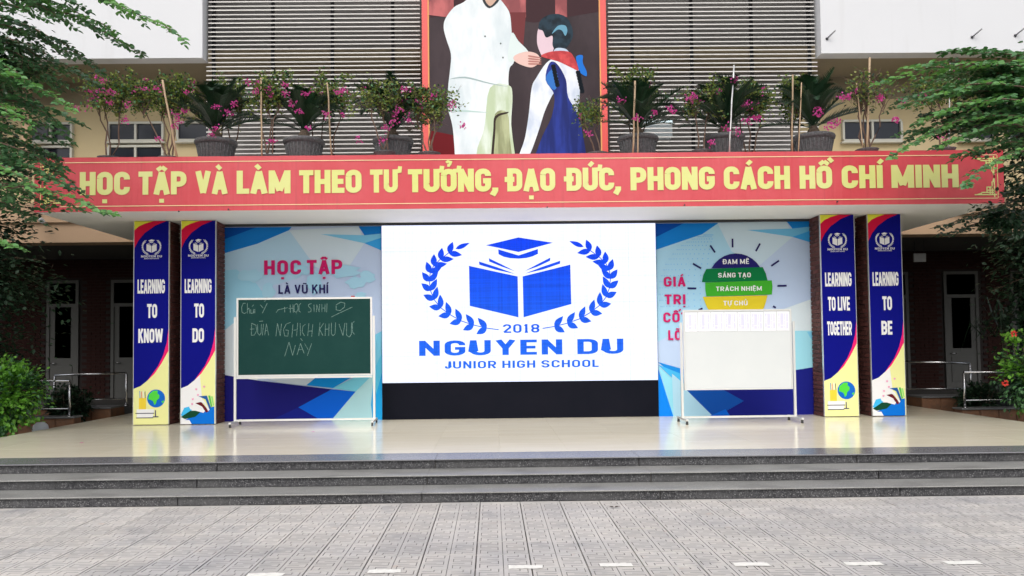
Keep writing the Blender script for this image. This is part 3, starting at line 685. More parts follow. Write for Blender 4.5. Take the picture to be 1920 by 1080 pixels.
# ================================================================== BACKDROP PANELS
def facets(mb, shapes, f, y):
    for k, (c, pts) in enumerate(shapes): mb.poly([f(*p) for p in pts], y-.0006*(k+1), ink(int(c[0]*.97), c[1], c[2]))
PYY = 14.26
lf = lambda x, y: (-2.41+(x-715)*.00921, 3.70-(y-424)*.00929)
rf = lambda x, y: (2.41+(x-1236)*.00926, 3.70-(y-416)*.00929)
bl = thing('backdrop_panel', 'blue faceted backdrop panel left of the screen, reading HỌC TẬP LÀ VŨ KHÍ', 'backdrop', group='backdrop panels beside the screen')
part('board', [(-5.2, -2.409, PYY, PYY+.1, H, 3.71, ink(176, 192, 236))], bl)
m = MB()
facets(m, [((170, 196, 226), [(412, 472), (480, 455), (540, 430), (600, 470), (560, 520), (412, 560)]),
  ((196, 206, 230), [(540, 430), (672, 424), (683, 456), (640, 520), (590, 500)]),
  ((150, 196, 232), [(412, 505), (440, 503), (478, 530), (500, 560), (470, 600), (412, 622)]),
  ((206, 210, 238), [(412, 622), (440, 600), (500, 640), (480, 712), (412, 702)]),
  ((24, 116, 196), [(412, 424), (545, 424), (540, 430), (480, 455), (412, 474)]),
  ((12, 76, 164), [(412, 424), (478, 424), (412, 448)]),
  ((20, 112, 190), [(672, 424), (715, 424), (715, 438), (683, 441)]),
  ((120, 184, 222), [(600, 438), (683, 441), (715, 438), (715, 450), (683, 456)]),
  ((56, 150, 214), [(683, 456), (715, 446), (715, 470)]),
  ((120, 190, 236), [(700, 630), (715, 622), (715, 690), (690, 690)]),
  ((200, 206, 224), [(480, 702), (620, 702), (575, 722), (520, 716)]),
  ((28, 26, 108), [(412, 700), (480, 712), (620, 730), (557, 763), (600, 786), (600, 789), (412, 789)]),
  ((24, 34, 128), [(500, 789), (557, 763), (602, 786), (600, 789)]),
  ((12, 94, 206), [(557, 763), (620, 730), (665, 735), (618, 789), (602, 789)]),
  ((20, 132, 206), [(572, 722), (600, 700), (672, 700), (622, 728)]),
  ((120, 196, 232), [(622, 728), (672, 704), (690, 696), (697, 704), (665, 735)]),
  ((176, 212, 244), [(618, 789), (665, 735), (697, 704), (715, 690), (700, 789)]),
  ((36, 156, 234), [(700, 690), (715, 680), (715, 789), (697, 789), (694, 760)]),
  ((90, 184, 240), [(697, 700), (715, 664), (715, 700), (704, 740)])], lf, PYY)
m.build('facet_print', bl)
m = MB(); MAPC = ink(156, 198, 232)
rnd = random.Random(3)
for cx, cy, rx, ry in ((470, 515, 28, 14), (500, 545, 14, 16), (560, 508, 22, 10), (590, 530, 18, 22), (640, 508, 44, 14), (668, 530, 24, 12), (690, 520, 16, 14), (676, 555, 12, 8)):
    m.poly([lf(cx+rx*cos(a*pi/7)*rnd.uniform(.6, 1.15), cy+ry*sin(a*pi/7)*rnd.uniform(.6, 1.15)) for a in range(14)], PYY-.0135-.0002*rnd.random(), MAPC)
m.build('world_map_print', bl)
MAG = ink(190, 28, 96); NAV = ink(34, 30, 88)
m = MB(); x = lambda p: lf(p, 0)[0]; text(m, "HỌC", x(493), x(563), lf(0, 514)[1], .252, .20, PYY-.016, MAG, gap=.13, parent=bl); text(m, "TẬP", x(574), x(641), lf(0, 514)[1], .252, .20, PYY-.016, MAG, gap=.10, parent=bl)
m = MB(); text(m, "LÀ VŨ KHÍ", x(520), x(614), lf(0, 550)[1], .155, .17, PYY-.016, NAV, gap=.13, parent=bl)

br = thing('backdrop_panel', 'blue faceted backdrop panel right of the screen, with a striped light bulb drawing', 'backdrop', group='backdrop panels beside the screen')
part('board', [(2.409, 5.22, PYY, PYY+.1, H, 3.71, ink(174, 192, 234))], br)
m = MB()
facets(m, [((160, 196, 226), [(1236, 466), (1354, 416), (1420, 420), (1400, 560), (1236, 640)]),
  ((190, 204, 230), [(1354, 416), (1486, 414), (1497, 444), (1430, 500), (1380, 470)]),
  ((206, 212, 238), [(1420, 600), (1537, 560), (1537, 622), (1493, 640)]),
  ((22, 118, 198), [(1236, 416), (1356, 416), (1325, 437), (1236, 466)]),
  ((10, 70, 158), [(1236, 416), (1290, 416), (1236, 442)]),
  ((26, 124, 204), [(1486, 414), (1538, 412), (1538, 424), (1497, 428)]),
  ((110, 178, 222), [(1410, 430), (1497, 428), (1538, 424), (1538, 432), (1497, 444)]),
  ((60, 154, 218), [(1497, 444), (1538, 430), (1538, 457)]),
  ((150, 202, 242), [(1480, 622), (1538, 622), (1538, 691), (1480, 698)]),
  ((120, 188, 238), [(1520, 624), (1538, 624), (1538, 645), (1526, 636)]),
  ((30, 130, 208), [(1236, 678), (1290, 694), (1290, 712), (1250, 690)]),
  ((70, 168, 226), [(1236, 683), (1290, 705), (1290, 735)]),
  ((140, 200, 238), [(1236, 685), (1290, 735), (1290, 783), (1262, 783)]),
  ((16, 122, 218), [(1236, 690), (1264, 783), (1236, 783)]),
  ((168, 200, 228), [(1264, 783), (1262, 700), (1300, 733), (1340, 783)]),
  ((20, 76, 160), [(1288, 730), (1360, 730), (1397, 753), (1362, 772), (1340, 783), (1332, 775)]),
  ((26, 30, 118), [(1356, 730), (1420, 722), (1482, 698), (1538, 690), (1538, 783), (1338, 783), (1362, 772), (1397, 753)]),
  ((12, 96, 200), [(1325, 783), (1362, 768), (1372, 783)])], rf, PYY)
m.build('facet_print', br)
m = MB(); DOT = ink(104, 168, 222)      # halftone globe
for r_ in range(1, 17):
    la = r_*.105
    for q in range(-2, 22):
        lo_ = q*.115
        gx, gy = -cos(lo_)*sin(la*1.0), cos(la)*1
        X_, Y_ = 1352+112*(-cos(lo_))*sin(.12+la), 548-112*cos(.12+la)
        if not (1238 < X_ < 1345) or sin(lo_) < -.3: continue
        s_ = 1.05*(.6+.5*sin(lo_)); s_ = max(s_, .5)
        m.poly([rf(X_-s_, Y_), rf(X_, Y_-s_), rf(X_+s_, Y_), rf(X_, Y_+s_)], PYY-.0135, DOT)
m.build('dotted_globe_print', br, kind='stuff')
u = lambda x, y: rf(1230+x/5.4, 400+y/5.4)
def stroke(mb, x0, y0, x1, y1, hw, y, mt, f):
    dx, dy = x1-x0, y1-y0; q = sqrt(dx*dx+dy*dy); ox, oy = -dy/q*hw, dx/q*hw
    mb.poly([f(x0+ox, y0+oy), f(x1+ox, y1+oy), f(x1-ox, y1-oy), f(x0-ox, y0-oy)], y, mt)
m = MB()
for a in [(820, 250, 820, 340), (590, 318, 638, 390), (1103, 303, 1058, 382), (408, 502, 492, 552), (1295, 480, 1213, 534), (347, 753, 438, 756), (1272, 738, 1367, 738), (458, 977, 498, 960), (1222, 945, 1250, 962)]:
    stroke(m, *a, 9, PYY-.014, NAV, u)
m.build('ray_print', br)
m = MB(); arc = [(850+290*cos(a), 700-298*sin(a)) for a in [radians(30+i*12) for i in range(11)]]
m.poly([u(*p) for p in arc]+[u(570, 552)], PYY-.014, ink(34, 30, 98)); m.build('bulb_top_band', br)
m = MB(); m.poly([u(*p) for p in [(545, 558), (1125, 545), (1155, 610), (1173, 686), (497, 692), (512, 620)]], PYY-.0145, ink(12, 110, 60)); m.build('bulb_band', br)
m = MB(); m.poly([u(*p) for p in [(530, 696), (1215, 682), (1221, 740), (1213, 827), (540, 838), (530, 770)]], PYY-.015, ink(62, 160, 44)); m.build('bulb_band', br)
m = MB(); m.poly([u(*p) for p in [(502, 843), (1168, 834), (1150, 900), (1128, 960), (1090, 1030), (620, 1040), (548, 960)]], PYY-.0145, ink(206, 186, 44)); m.build('bulb_band', br)
WH = ink(240, 242, 246)
for s_, xa, xb, yb_, hh in (("ĐAM MÊ", 716, 984, 511, 50), ("SÁNG TẠO", 664, 1000, 648, 48), ("TRÁCH NHIỆM", 640, 1110, 786, 46), ("TỰ CHỦ", 712, 960, 934, 48)):
    m = MB(); text(m, s_, u(xa, 0)[0], u(xb, 0)[0], u(0, yb_)[1], hh/5.4*.0093, .17, PYY-.018, WH, gap=.14, parent=br)
for s_, xa, xb, yb_ in (("GIÁ", 1249.5, 1291, 536), ("TRỊ", 1250.5, 1290, 569.5), ("CỐT", 1247.5, 1294, 603.5), ("LÕI", 1256, 1288, 637)):
    m = MB(); text(m, s_, rf(xa, 0)[0], rf(xb, 0)[0], rf(0, yb_)[1], .172, .19, PYY-.018, MAG, gap=.13, parent=br)

# ================================================================== BRICK PILLARS AND THEIR BANNERS
PILS = [(-6.49, -5.91), (-5.70, -5.13), (5.11, 5.68), (5.92, 6.48)]
brk = MB(); brk.box(-.006, .0, .0, .205, 0, .062, BRICK); brk.box(0, .05, 0, .205, 0, .062, BRICK)
brk = MB(); brk.box(-.007, .05, 0, .205, 0, .062, BRICK); brk2 = MB(); brk2.box(-.007, .05, 0, .097, 0, .062, BRICK)
bfirst = {}
PLAB = ['leftmost brick pillar under the canopy', 'brick pillar between the left backdrop and the leftmost pillar', 'brick pillar touching the right backdrop panel', 'rightmost brick pillar under the canopy']
for pi_, (a, b) in enumerate(PILS):
    t = thing('brick_pillar', 'dark red brick pillar, '+['the leftmost under the canopy', 'next to the left backdrop panel', 'next to the right backdrop panel', 'the rightmost under the canopy'][pi_], 'pillar', ((a+b)/2, 13.99, H), 'brick pillars under the canopy')
    hw = (b-a)/2
    c = MB(); c.box(-hw+.012, hw-.012, -.215, .215, 0, 3.75-H-.002, MORTAR); c.build('mortar_core', t)
    for side in (-1, 1):
        for k in range(45):
            z = .006+k*.0762
            segs = [(0, 1), (.218, 1)] if k % 2 else [(0, 0), (.11, 1), (.327, 0)]
            for y0, full in segs:
                key = full
                mx = inst if key in bfirst else None
                loc = (side*hw + side*random.uniform(-.003, .001), -.214+y0, z) if side < 0 else (side*hw+random.uniform(-.001, .003), -.214+y0+(.205 if full else .097), z)
                rot = (0, 0, 0) if side < 0 else (0, 0, pi)
                if key not in bfirst:
                    o = (brk if full else brk2).build('brick', t); o.location = loc; o.rotation_euler = rot; bfirst[key] = o
                else: inst(bfirst[key], t, loc, rot)
BLUE1 = mat('banner_navy', lin((14, 18, 128)), .55, spec=.05, noise=(1, .15, lin((10, 14, 112))))
LIME = ink(218, 230, 150); PINK = ink(222, 34, 104); CRIM = ink(196, 22, 62); YG = ink(214, 216, 70)
PALE = ink(232, 238, 226)
WLAB = ['LEARNING TO KNOW', 'LEARNING TO DO', 'LEARNING TO LIVE TOGETHER', 'LEARNING TO BE']
for k, (a, b) in enumerate(PILS):
    w = b-a; yf = 13.735; z0, z1 = H+.012, 3.742; Hh = z1-z0
    t = thing('pillar_banner', 'tall navy pillar banner reading '+WLAB[k], 'banner', group='navy banners on the brick pillars')
    part('panel', [(a, b, yf, 13.77, z0, z1, BLUE1)], t)
    part('edge_frame', [(a-.008, a-.001, yf-.004, 13.772, z0, z1, ALU), (b+.001, b+.008, yf-.004, 13.772, z0, z1, ALU)], t)
    f = lambda u_, v_: (a+u_*w, z1-v_*Hh)         # u across, v down
    m = MB(); m.poly([f(0, 0), f(.92, 0), f(.6, .022), f(.3, .058), f(.12, .095), f(0, .135)], yf-.001, CRIM)
    m.poly([f(0, 0), f(.54, 0), f(.3, .012), f(.12, .026), f(0, .045)], yf-.002, YG); m.build('corner_swoosh', t)
    m = MB(); m.poly([f(0, .825)]+[f(*q) for q in [(.2, .812), (.4, .785), (.6, .745), (.78, .695), (.9, .66), (1, .64)]]+[f(1, 1), f(0, 1)], yf-.001, PALE if k in (1, 3) else LIME)
    if k in (1, 3): m.poly([f(.55, .76), f(.78, .7), f(1, .64), f(1, 1), f(.8, 1), f(.62, .88)], yf-.0015, LIME)
    m.poly([f(1, .53), f(.95, .60), f(.85, .66), f(.7, .715), f(.4, .785), f(.6, .752), f(.8, .702), f(1, .64)], yf-.002, PINK); m.build('lower_swoosh', t)
    m = MB(); ef = lambda zx, zy: (a+w*(.50+(zx-726)/1452*.60), z1-Hh*.090-(zy-95)*(w*.60/1452)*1.66)
    emblem(ef, yf-.001, WH, m)
    text(m, "NGUYEN DU", ef(0, 0)[0], ef(1452, 0)[0], ef(0, 860)[1], .036, .16, yf-.001, WH, gap=.14)
    text(m, "JUNIOR HIGH SCHOOL", ef(200, 0)[0], ef(1250, 0)[0], ef(0, 930)[1], .018, .14, yf-.001, WH, gap=.15); m.build('crest', t)
    words = [("LEARNING", .10, .89, .357), ("TO LIVE" if k == 2 else "TO", .17 if k == 2 else .38, .82 if k == 2 else .67, .478), (["KNOW", "DO", "TOGETHER", "BE"][k], [.13, .33, .13, .33][k], [.84, .67, .86, .66][k], .600)]
    for s_, ua, ub, v in words:
        m = MB(); text(m, s_, a+w*ua, a+w*ub, z1-v*Hh, .235, .205 if len(s_) > 5 else .21, yf-.001, WH, gap=.045, parent=t)
    m = MB()
    if k in (0, 2):
        cx, cv = .65, .873; G = lambda u_, v_, r: f(cx+u_*r/w, cv+v_*r/Hh)
        circ = lambda r: [G(cos(q*pi/14), sin(q*pi/14), r) for q in range(28)]
        m.poly(circ(.150), yf-.003, ink(20, 96, 186))
        m.poly([G(x_, y_, .145) for x_, y_ in [(-.9, .1), (-.8, -.5), (-.3, -.9), (.2, -.9), (.15, -.6), (.4, -.35), (.35, .0), (.1, .2), (0, .6), (-.2, .75), (-.35, .3), (-.65, .15)]], yf-.004, ink(78, 196, 62))
        m.poly([G(x_, y_, .145) for x_, y_ in [(.6, .35), (.95, .2), (.8, .6)]], yf-.004, ink(78, 196, 62))
        m.poly([f(.62, .93), f(.65, .93), f(.65, .962), f(.62, .962)], yf-.003, ink(60, 60, 90)); m.poly([f(.56, .96), f(.72, .96), f(.72, .965), f(.56, .965)], yf-.0035, ink(60, 60, 90))
        m.poly([f(.16, .87), f(.36, .87), f(.36, .925), f(.16, .925)], yf-.003, ink(240, 190, 60))
        for q, c_ in enumerate((ink(60, 120, 190), ink(200, 90, 110), ink(230, 230, 240), ink(60, 60, 70))): m.poly([f(.17+q*.05, .835+.008*(q % 2)), f(.19+q*.05, .835), f(.2+q*.05, .87), f(.18+q*.05, .87)], yf-.003, c_)
        m.poly([f(.09, .925), f(.6, .925), f(.6, .944), f(.09, .944)], yf-.003, ink(240, 240, 245)); m.poly([f(.06, .943), f(.6, .943), f(.6, .947), f(.06, .947)], yf-.004, ink(50, 50, 70))
        m.poly([f(.1, .947), f(.57, .947), f(.57, .966), f(.1, .966)], yf-.003, ink(226, 230, 238)); m.poly([f(.08, .965), f(.57, .965), f(.57, .969), f(.08, .969)], yf-.004, ink(50, 50, 70))
    else:
        m.poly([f(0, .99), f(.3, .965), f(.6, .93), f(.98, .915), f(.98, 1), f(0, 1)], yf-.003, ink(10, 104, 196))
        m.poly([f(0, .955), f(.1, .92), f(.35, .91), f(.3, .945), f(.05, .965)], yf-.0035, ink(60, 170, 226))
        m.poly([f(.0, .965), f(.28, .935), f(.62, .935), f(.42, .965), f(.12, .975)], yf-.004, ink(16, 66, 44))
        m.poly([f(.24, .915), f(.44, .905), f(.72, .935), f(.66, .946), f(.28, .928)], yf-.0045, ink(240, 240, 240))
        m.poly([f(.42, .898), f(.6, .892), f(.82, .938), f(.74, .945), f(.62, .915)], yf-.005, ink(96, 24, 36))
        m.poly([f(.46, .885), f(.66, .882), f(.84, .93), f(.8, .938), f(.68, .9)], yf-.0055, ink(236, 236, 240))
        m.poly([f(.52, .865), f(.76, .862), f(.88, .92), f(.84, .93), f(.72, .88)], yf-.006, ink(30, 84, 150))
        m.poly([f(.80, .862), f(.86, .862), f(.92, .915), f(.88, .918)], yf-.0065, ink(90, 180, 80)); m.poly([f(.88, .866), f(.93, .866), f(.97, .91), f(.94, .912)], yf-.007, ink(130, 206, 110))
        m.poly([f(0, .98), f(.25, .98), f(.32, 1), f(0, 1)], yf-.0065, ink(236, 240, 240))
        m.build('open_book_print', t)
        for hx, hv in ((.68, .818), (.45, .83), (.50, .858), (.35, .878), (.33, .902)):
            m = MB(); m.poly([f(hx, hv+.007), f(hx-.035, hv), f(hx-.02, hv-.006), f(hx, hv-.002), f(hx+.02, hv-.006), f(hx+.035, hv)], yf-.0075, ink(236, 150, 180)); m.build('heart_print', t)
    if k in (0, 2): m.build('globe_and_books_print', t)

# ================================================================== BOARDS ON STANDS
cb = thing('chalkboard', 'green chalkboard on a white wheeled stand, handwritten in chalk', 'chalkboard', (-3.56, 13.42, H)); cb.rotation_euler = (0, 0, radians(1.2))
bx0, bx1, bz0, bz1 = -1.105, 1.105, .80, 2.09
part('board', [(bx0+.02, bx1-.02, -.012, .012, bz0+.02, bz1-.02, CHALK)], cb)
part('frame', [(bx0, bx1, -.02, .02, bz1-.03, bz1, ALU), (bx0, bx1, -.02, .02, bz0, bz0+.03, ALU), (bx0, bx0+.03, -.021, .021, bz0+.03, bz1-.03, ALU), (bx1-.03, bx1, -.021, .021, bz0+.03, bz1-.03, ALU)], cb)
part('chalk_tray', [(bx0, bx1, -.075, -.022, bz0-.03, bz0-.018, ALU), (bx0, bx1, -.075, -.07, bz0-.018, bz0-.002, ALU)], cb)
def frame_stand(t, w, zt, feet):
    for x in (-w, w):
        m = MB(); m.box(x-.018, x+.018, -.018, .018, .07, zt, ALU); m.build('upright', t)
        m = MB(); m.box(x-.018, x+.018, -.30, .30, .055, .085, ALU)
        if feet == 'wheel': pass
        o = m.build('foot', t)
        for y in (-.28, .28):
            m = MB()
            if feet == 'wheel':
                m.tube([(x-.012, y, .028), (x+.012, y, .028)], .028, RUBBER, 14); m.box(x-.018, x+.018, y-.008, y+.008, .028, .055, STEEL)
            else: m.lathe([(.0, 0), (.022, 0), (.018, .055), (0, .055)], x, y, RUBBER, 10)
            m.build('wheel' if feet == 'wheel' else 'rubber_foot', o)
    m = MB(); m.box(-w+.018, w-.018, -.014, .014, .075, .105, ALU); m.build('cross_bar', t)
frame_stand(cb, 1.13, 1.78, 'wheel')
m = MB(); hz = lambda X_, Y_: (bx0+.02+(X_-92)/(1770-92)*(bx1-bx0-.04), bz1-.03-(Y_-75)/6.857*.0088)
STR = [[(190,118),(160,120),(140,170),(145,235),(175,250),(200,235)],[(212,115),(212,250)],[(212,200),(232,180),(242,250)],[(255,195),(255,248),(285,245),(290,195),(292,250)],[(270,165),(290,140)],[(305,195),(305,248)],
 [(375,140),(412,185)],[(462,120),(400,248)],[(425,100),(440,85)],
 [(575,240),(600,205),(720,180)],[(680,170),(682,240)],[(750,140),(752,245)],[(730,190),(790,188)],[(785,140),(790,245)],[(830,130),(800,150),(800,230),(830,240),(850,200),(845,140),(830,130)],[(885,125),(862,150),(860,225),(880,240)],[(830,255),(834,262)],
 [(1020,130),(985,140),(980,165),(1015,200),(1010,235),(975,240)],[(1050,145),(1052,240)],[(1080,240),(1085,145),(1115,240),(1122,140)],[(1150,140),(1150,240)],[(1150,190),(1185,190)],[(1190,135),(1188,240)],[(1215,130),(1210,245)],
 [(1330,150),(1390,115),(1440,130),(1435,180),(1380,225),(1330,215),(1330,160)],[(1270,305),(1350,265),(1535,180)],
 [(265,375),(262,530)],[(245,450),(300,448)],[(265,375),(320,400),(330,470),(300,525),(262,530)],[(340,390),(342,500),(365,530),(385,500),(388,385)],[(360,352),(410,348)],[(400,530),(415,385)],[(430,530),(450,385),(480,530)],[(435,470),(472,470)],
 [(570,545),(590,380),(625,540),(640,385)],[(755,368),(700,390),(665,460),(680,540),(720,545),(728,470),(690,465)],[(770,560),(785,395)],[(790,470),(830,465)],[(830,545),(845,375)],[(875,380),(880,540)],[(940,395),(910,420),(900,490),(930,545)],[(970,545),(985,385)],[(975,485),(1030,480)],[(1020,555),(1035,395)],
 [(1110,545),(1125,375)],[(1175,380),(1120,460),(1160,540)],[(1190,545),(1195,390)],[(1190,460),(1235,460)],[(1235,545),(1240,390)],[(1270,380),(1268,520),(1290,545),(1315,520),(1322,375)],[(1365,395),(1415,545),(1440,385)],[(1462,385),(1460,540),(1495,565),(1520,530),(1525,375)],[(1560,365),(1535,385),(1535,500),(1560,530)],
 [(680,800),(735,620),(780,790),(815,660)],[(835,785),(880,640),(925,770)],[(855,720),(905,715)],[(880,575),(905,605)],[(930,640),(975,720)],[(1020,640),(965,795)]]
kk = 0
for s_ in STR:
    for a, b in zip(s_, s_[1:]):
        kk += 1; stroke(m, a[0], a[1], b[0], b[1], 3.3, -.0125-.0002*(kk % 4), CHALKW, hz)
m.build('chalk_writing', cb, kind='stuff')
m = MB(); m.box(-.03, .03, -.015, .015, 0, .022, mat('red_cap', (.35, .03, .05), .5)); o = m.build('board_eraser', label='tiny red eraser lying on the top edge of the chalkboard frame', category='eraser')
o.location = (-3.56+.79, 13.435, H+bz1)

wb = thing('whiteboard', 'blank whiteboard on a thin white stand in front of the right backdrop', 'whiteboard', (3.44, 13.02, H)); wb.rotation_euler = (0, 0, radians(.6))
cx0, cx1, cz0, cz1 = -.872, .872, .52, 1.80
part('board', [(cx0+.02, cx1-.02, -.012, .012, cz0+.015, cz1-.015, WBOARD)], wb)
part('frame', [(cx0, cx1, -.02, .02, cz1-.028, cz1, ALU), (cx0, cx1, -.02, .02, cz0, cz0+.02, ALU), (cx0, cx0+.022, -.021, .021, cz0+.02, cz1-.028, ALU), (cx1-.022, cx1, -.021, .021, cz0+.02, cz1-.028, ALU)], wb)
frame_stand(wb, .905, 1.60, 'peg')
GREYP = ink(186, 186, 210)
pm = MB(); pw = .198; ph = .305
pm.face([(-pw/2, 0, -ph), (pw/2, 0, -ph), (pw/2, -.001, 0), (-pw/2, -.001, 0)], PAPER)
for q in range(22):
    for ca, cb_ in ((-.08, -.05), (-.045, .01), (.018, .04), (.05, .085)):
        if random.random() < .9: pm.poly([(ca, -.03-q*.011), (cb_-random.random()*.012, -.03-q*.011), (cb_-.004, -.036-q*.011), (ca, -.036-q*.011)], -.0022, GREYP)
pm.poly([(.03, -.285), (.06, -.285), (.06, -.278), (.03, -.278)], -.0022, ink(230, 180, 190))
ordn = ['the leftmost sheet', 'second sheet from the left', 'third sheet from the left', 'fourth sheet from the left', 'fourth sheet from the right', 'third sheet from the right', 'second sheet from the right', 'the rightmost sheet']
pf = None
for q in range(8):
    loc = (3.44-.872+.13+q*.2115, 12.985+.0105*.2115*q*.0, H+cz1-.042+random.uniform(-.004, .004))
    loc = (loc[0], 13.02-.0165+(loc[0]-3.44)*.0105, loc[2])
    if pf is None: o = pm.build('paper_notice'); pf = o
    else: o = inst(pf, None)
    o.location = loc; o.rotation_euler = (0, random.uniform(-.012, .012), radians(.6))
    o['label'] = 'printed paper list along the top of the whiteboard, '+ordn[q]; o['category'] = 'paper'; o['group'] = 'paper lists on the whiteboard'

# ================================================================== RAILINGS AND KERBS BESIDE THE STAGE
def rail(pts_top, z_base, label, low=.13):
    t = thing('steel_railing', label, 'railing', group='steel railings beside the stage')
    m = MB(); m.tube(pts_top, .021, STEEL, 10); m.build('hand_rail', t)
    m = MB(); m.tube([(p[0], p[1], z_base+low) for p in pts_top], .013, STEEL, 8); m.build('lower_rail', t)
    for p in (pts_top[0], pts_top[-1]):
        m = MB(); m.tube([(p[0], p[1], z_base), (p[0], p[1], p[2]-.02)], .022, STEEL, 10); m.lathe([(.05, z_base+.001), (.045, z_base+.012), (.022, z_base+.014)], p[0], p[1], STEEL, 12); m.build('post', t)
rail([(-7.92, 14.45, 1.05), (-8.9, 14.5, 1.05), (-10.2, 14.6, 1.05)], .43, 'steel railing at the left edge beside the green bush')
rail([(-7.62, 16.0, 1.13), (-8.4, 15.8, 1.12), (-8.85, 15.7, 1.11)], .50, 'steel railing behind, nearer the leftmost pillar')
rail([(7.90, 14.45, 1.02), (8.9, 14.5, 1.0), (10.2, 14.6, 1.0)], .39, 'steel railing at the right edge beside the red-flowering bush')
rail([(7.55, 16.0, 1.18), (8.3, 15.8, 1.16), (8.75, 15.7, 1.14)], .52, 'steel railing just right of the rightmost pillar')
def kerb(x0, x1, y0, y1, z1, label):
    t = thing('stone_kerb', label, 'kerb', group='orange stone kerbs beside the stage')
    m = MB(); m.box(x0-.02, x1+.02, y0-.03, y1+.02, z1-.03, z1, CURB, .004); m.build('cap_slab', t)
    n = max(2, int((x1-x0)/.3)); w = (x1-x0)/n
    for k in range(n):
        m = MB(); m.box(x0+k*w+.004, x0+(k+1)*w-.004, y0+random.uniform(0, .012), y1, .061, z1-.032, STONE, .012); m.build('stone', t)
kerb(-10.4, -7.80, 14.36, 14.62, .43, 'low orange stone kerb with dark cap behind the left bush')
kerb(-9.2, -7.74, 15.6, 16.2, .50, 'low orange stone kerb beside the leftmost pillar')
kerb(7.80, 10.4, 14.36, 14.62, .39, 'low orange stone kerb with dark cap behind the right bush')
kerb(7.74, 9.2, 15.6, 16.2, .52, 'low orange stone kerb beside the rightmost pillar')

# ================================================================== PLANTS
def oval(mb, p, d, n, L, W, mt):
    """a leaf: base p, direction d, face normal n; folded slightly on its midrib"""
    s = d.cross(n).normalized()*W*.5; nn = n.normalized()*W*.12
    a, b, c, e = p, p+d*L*.35, p+d*L*.7, p+d*L
    i = len(mb.v); mb.v += [tuple(a), tuple(b+s+nn), tuple(c+s*.8+nn), tuple(e), tuple(c-s*.8+nn), tuple(b-s+nn)]
    k = mb.m(mt); mb.f += [(i, i+1, i+2, i+3), (i, i+3, i+4, i+5)]; mb.mi += [k, k]; mb.smooth += [False, False]
def spray(p0, p1, parent, rng, mts, leaf=.055, side=.45, sag=.12, dens=1.0, name='leafy_branch', twig=DRY, flat=.8, nmin=7):
    """a drooping branch with side twigs, each carrying a double row of leaves"""
    p0, p1 = Vector(p0), Vector(p1); L = (p1-p0).length; mb = MB(); n = 10; pts = []
    for i in range(n+1):
        u_ = i/n; q = p0.lerp(p1, u_); q.z += sag*L*(sin(pi*u_)*.9)
        q += Vector((rng.uniform(-1, 1), rng.uniform(-1, 1), rng.uniform(-1, 1)))*.012*L; pts.append(q)
    mb.tube(pts, .010*max(1, L), twig, 5, .002, False)
    def curve(u_):
        f_ = min(u_*n, n-1e-4); i = int(f_); return pts[i].lerp(pts[i+1], f_-i)
    ns = max(nmin, int(L/.085*dens))
    for k in range(ns):
        u_ = .12+.88*(k+.5)/ns; b = curve(u_); d = (curve(min(1, u_+.05))-curve(u_-.05)).normalized()
        sd_ = 1 if k % 2 else -1; perp = d.cross(Vector((0, 0, 1))).normalized()*sd_
        sl = side*(1-.72*u_)*rng.uniform(.6, 1.15)
        dd = (d*.75+perp*.8+Vector((0, 0, rng.uniform(-.35, .12)))).normalized()
        tp = [b, b+dd*sl*.5+Vector((0, 0, .01)), b+dd*sl+Vector((0, 0, -.12*sl))]
        mb.tube(tp, .003, twig, 3, .001, False)
        m_ = max(3, int(sl/(leaf*.62)))
        mt = rng.choice(mts)
        for j in range(m_):
            v_ = (j+.6)/m_; q = tp[0].lerp(tp[1], v_*2) if v_ < .5 else tp[1].lerp(tp[2], v_*2-1)
            for s2 in (-1, 1):
                if rng.random() < .10: continue
                pr = dd.cross(Vector((0, 0, 1))).normalized()*s2
                ld = (dd*.45+pr*.9+Vector((0, 0, rng.uniform(-.45, .1)))).normalized()
                nn = (Vector((0, -.35, 1))+Vector((rng.uniform(-1, 1), rng.uniform(-1, 1), 0))*flat).normalized()
                oval(mb, q, ld, nn, leaf*rng.uniform(.8, 1.25), leaf*rng.uniform(.62, .85), mt)
        oval(mb, tp[2], dd, Vector((0, 0, 1)), leaf*1.1, leaf*.6, mt)
    return mb.build(name, parent, kind='stuff')
def clump(parent, c, rad, n, rng, mts, leaf=.07, name='leaf_clump', squash=.5):
    """foliage mass: sub-clumps with gaps, leaves facing up and out"""
    mb = MB(); c = Vector(c); subs = []
    for _ in range(max(5, n//70)):
        v = Vector((rng.gauss(0, 1), rng.gauss(0, 1), rng.gauss(0, 1))).normalized()*rng.uniform(.35, 1)
        subs.append((c+Vector((v.x*rad[0], v.y*rad[1], v.z*rad[2])), rng.uniform(.18, .38)*min(rad)*1.2, rng.choice(mts)))
    for _ in range(n):
        s0, r0, mt = rng.choice(subs)
        v = Vector((rng.gauss(0, .55), rng.gauss(0, .55), rng.gauss(0, .55)*squash))*r0*1.6
        p = s0+v; out = (p-c).normalized()
        d = (out+Vector((rng.uniform(-1, 1), rng.uniform(-1, 1), rng.uniform(-.9, .3)))).normalized()
        nn = (Vector((0, 0, 1))+out*.4+Vector((rng.uniform(-1, 1), rng.uniform(-1, 1), rng.uniform(-1, 1)))*.5).normalized()
        oval(mb, p, d, nn, leaf*rng.uniform(.7, 1.25), leaf*rng.uniform(.5, .7), mt)
    return mb.build(name, parent, kind='stuff')
rng = random.Random(11)
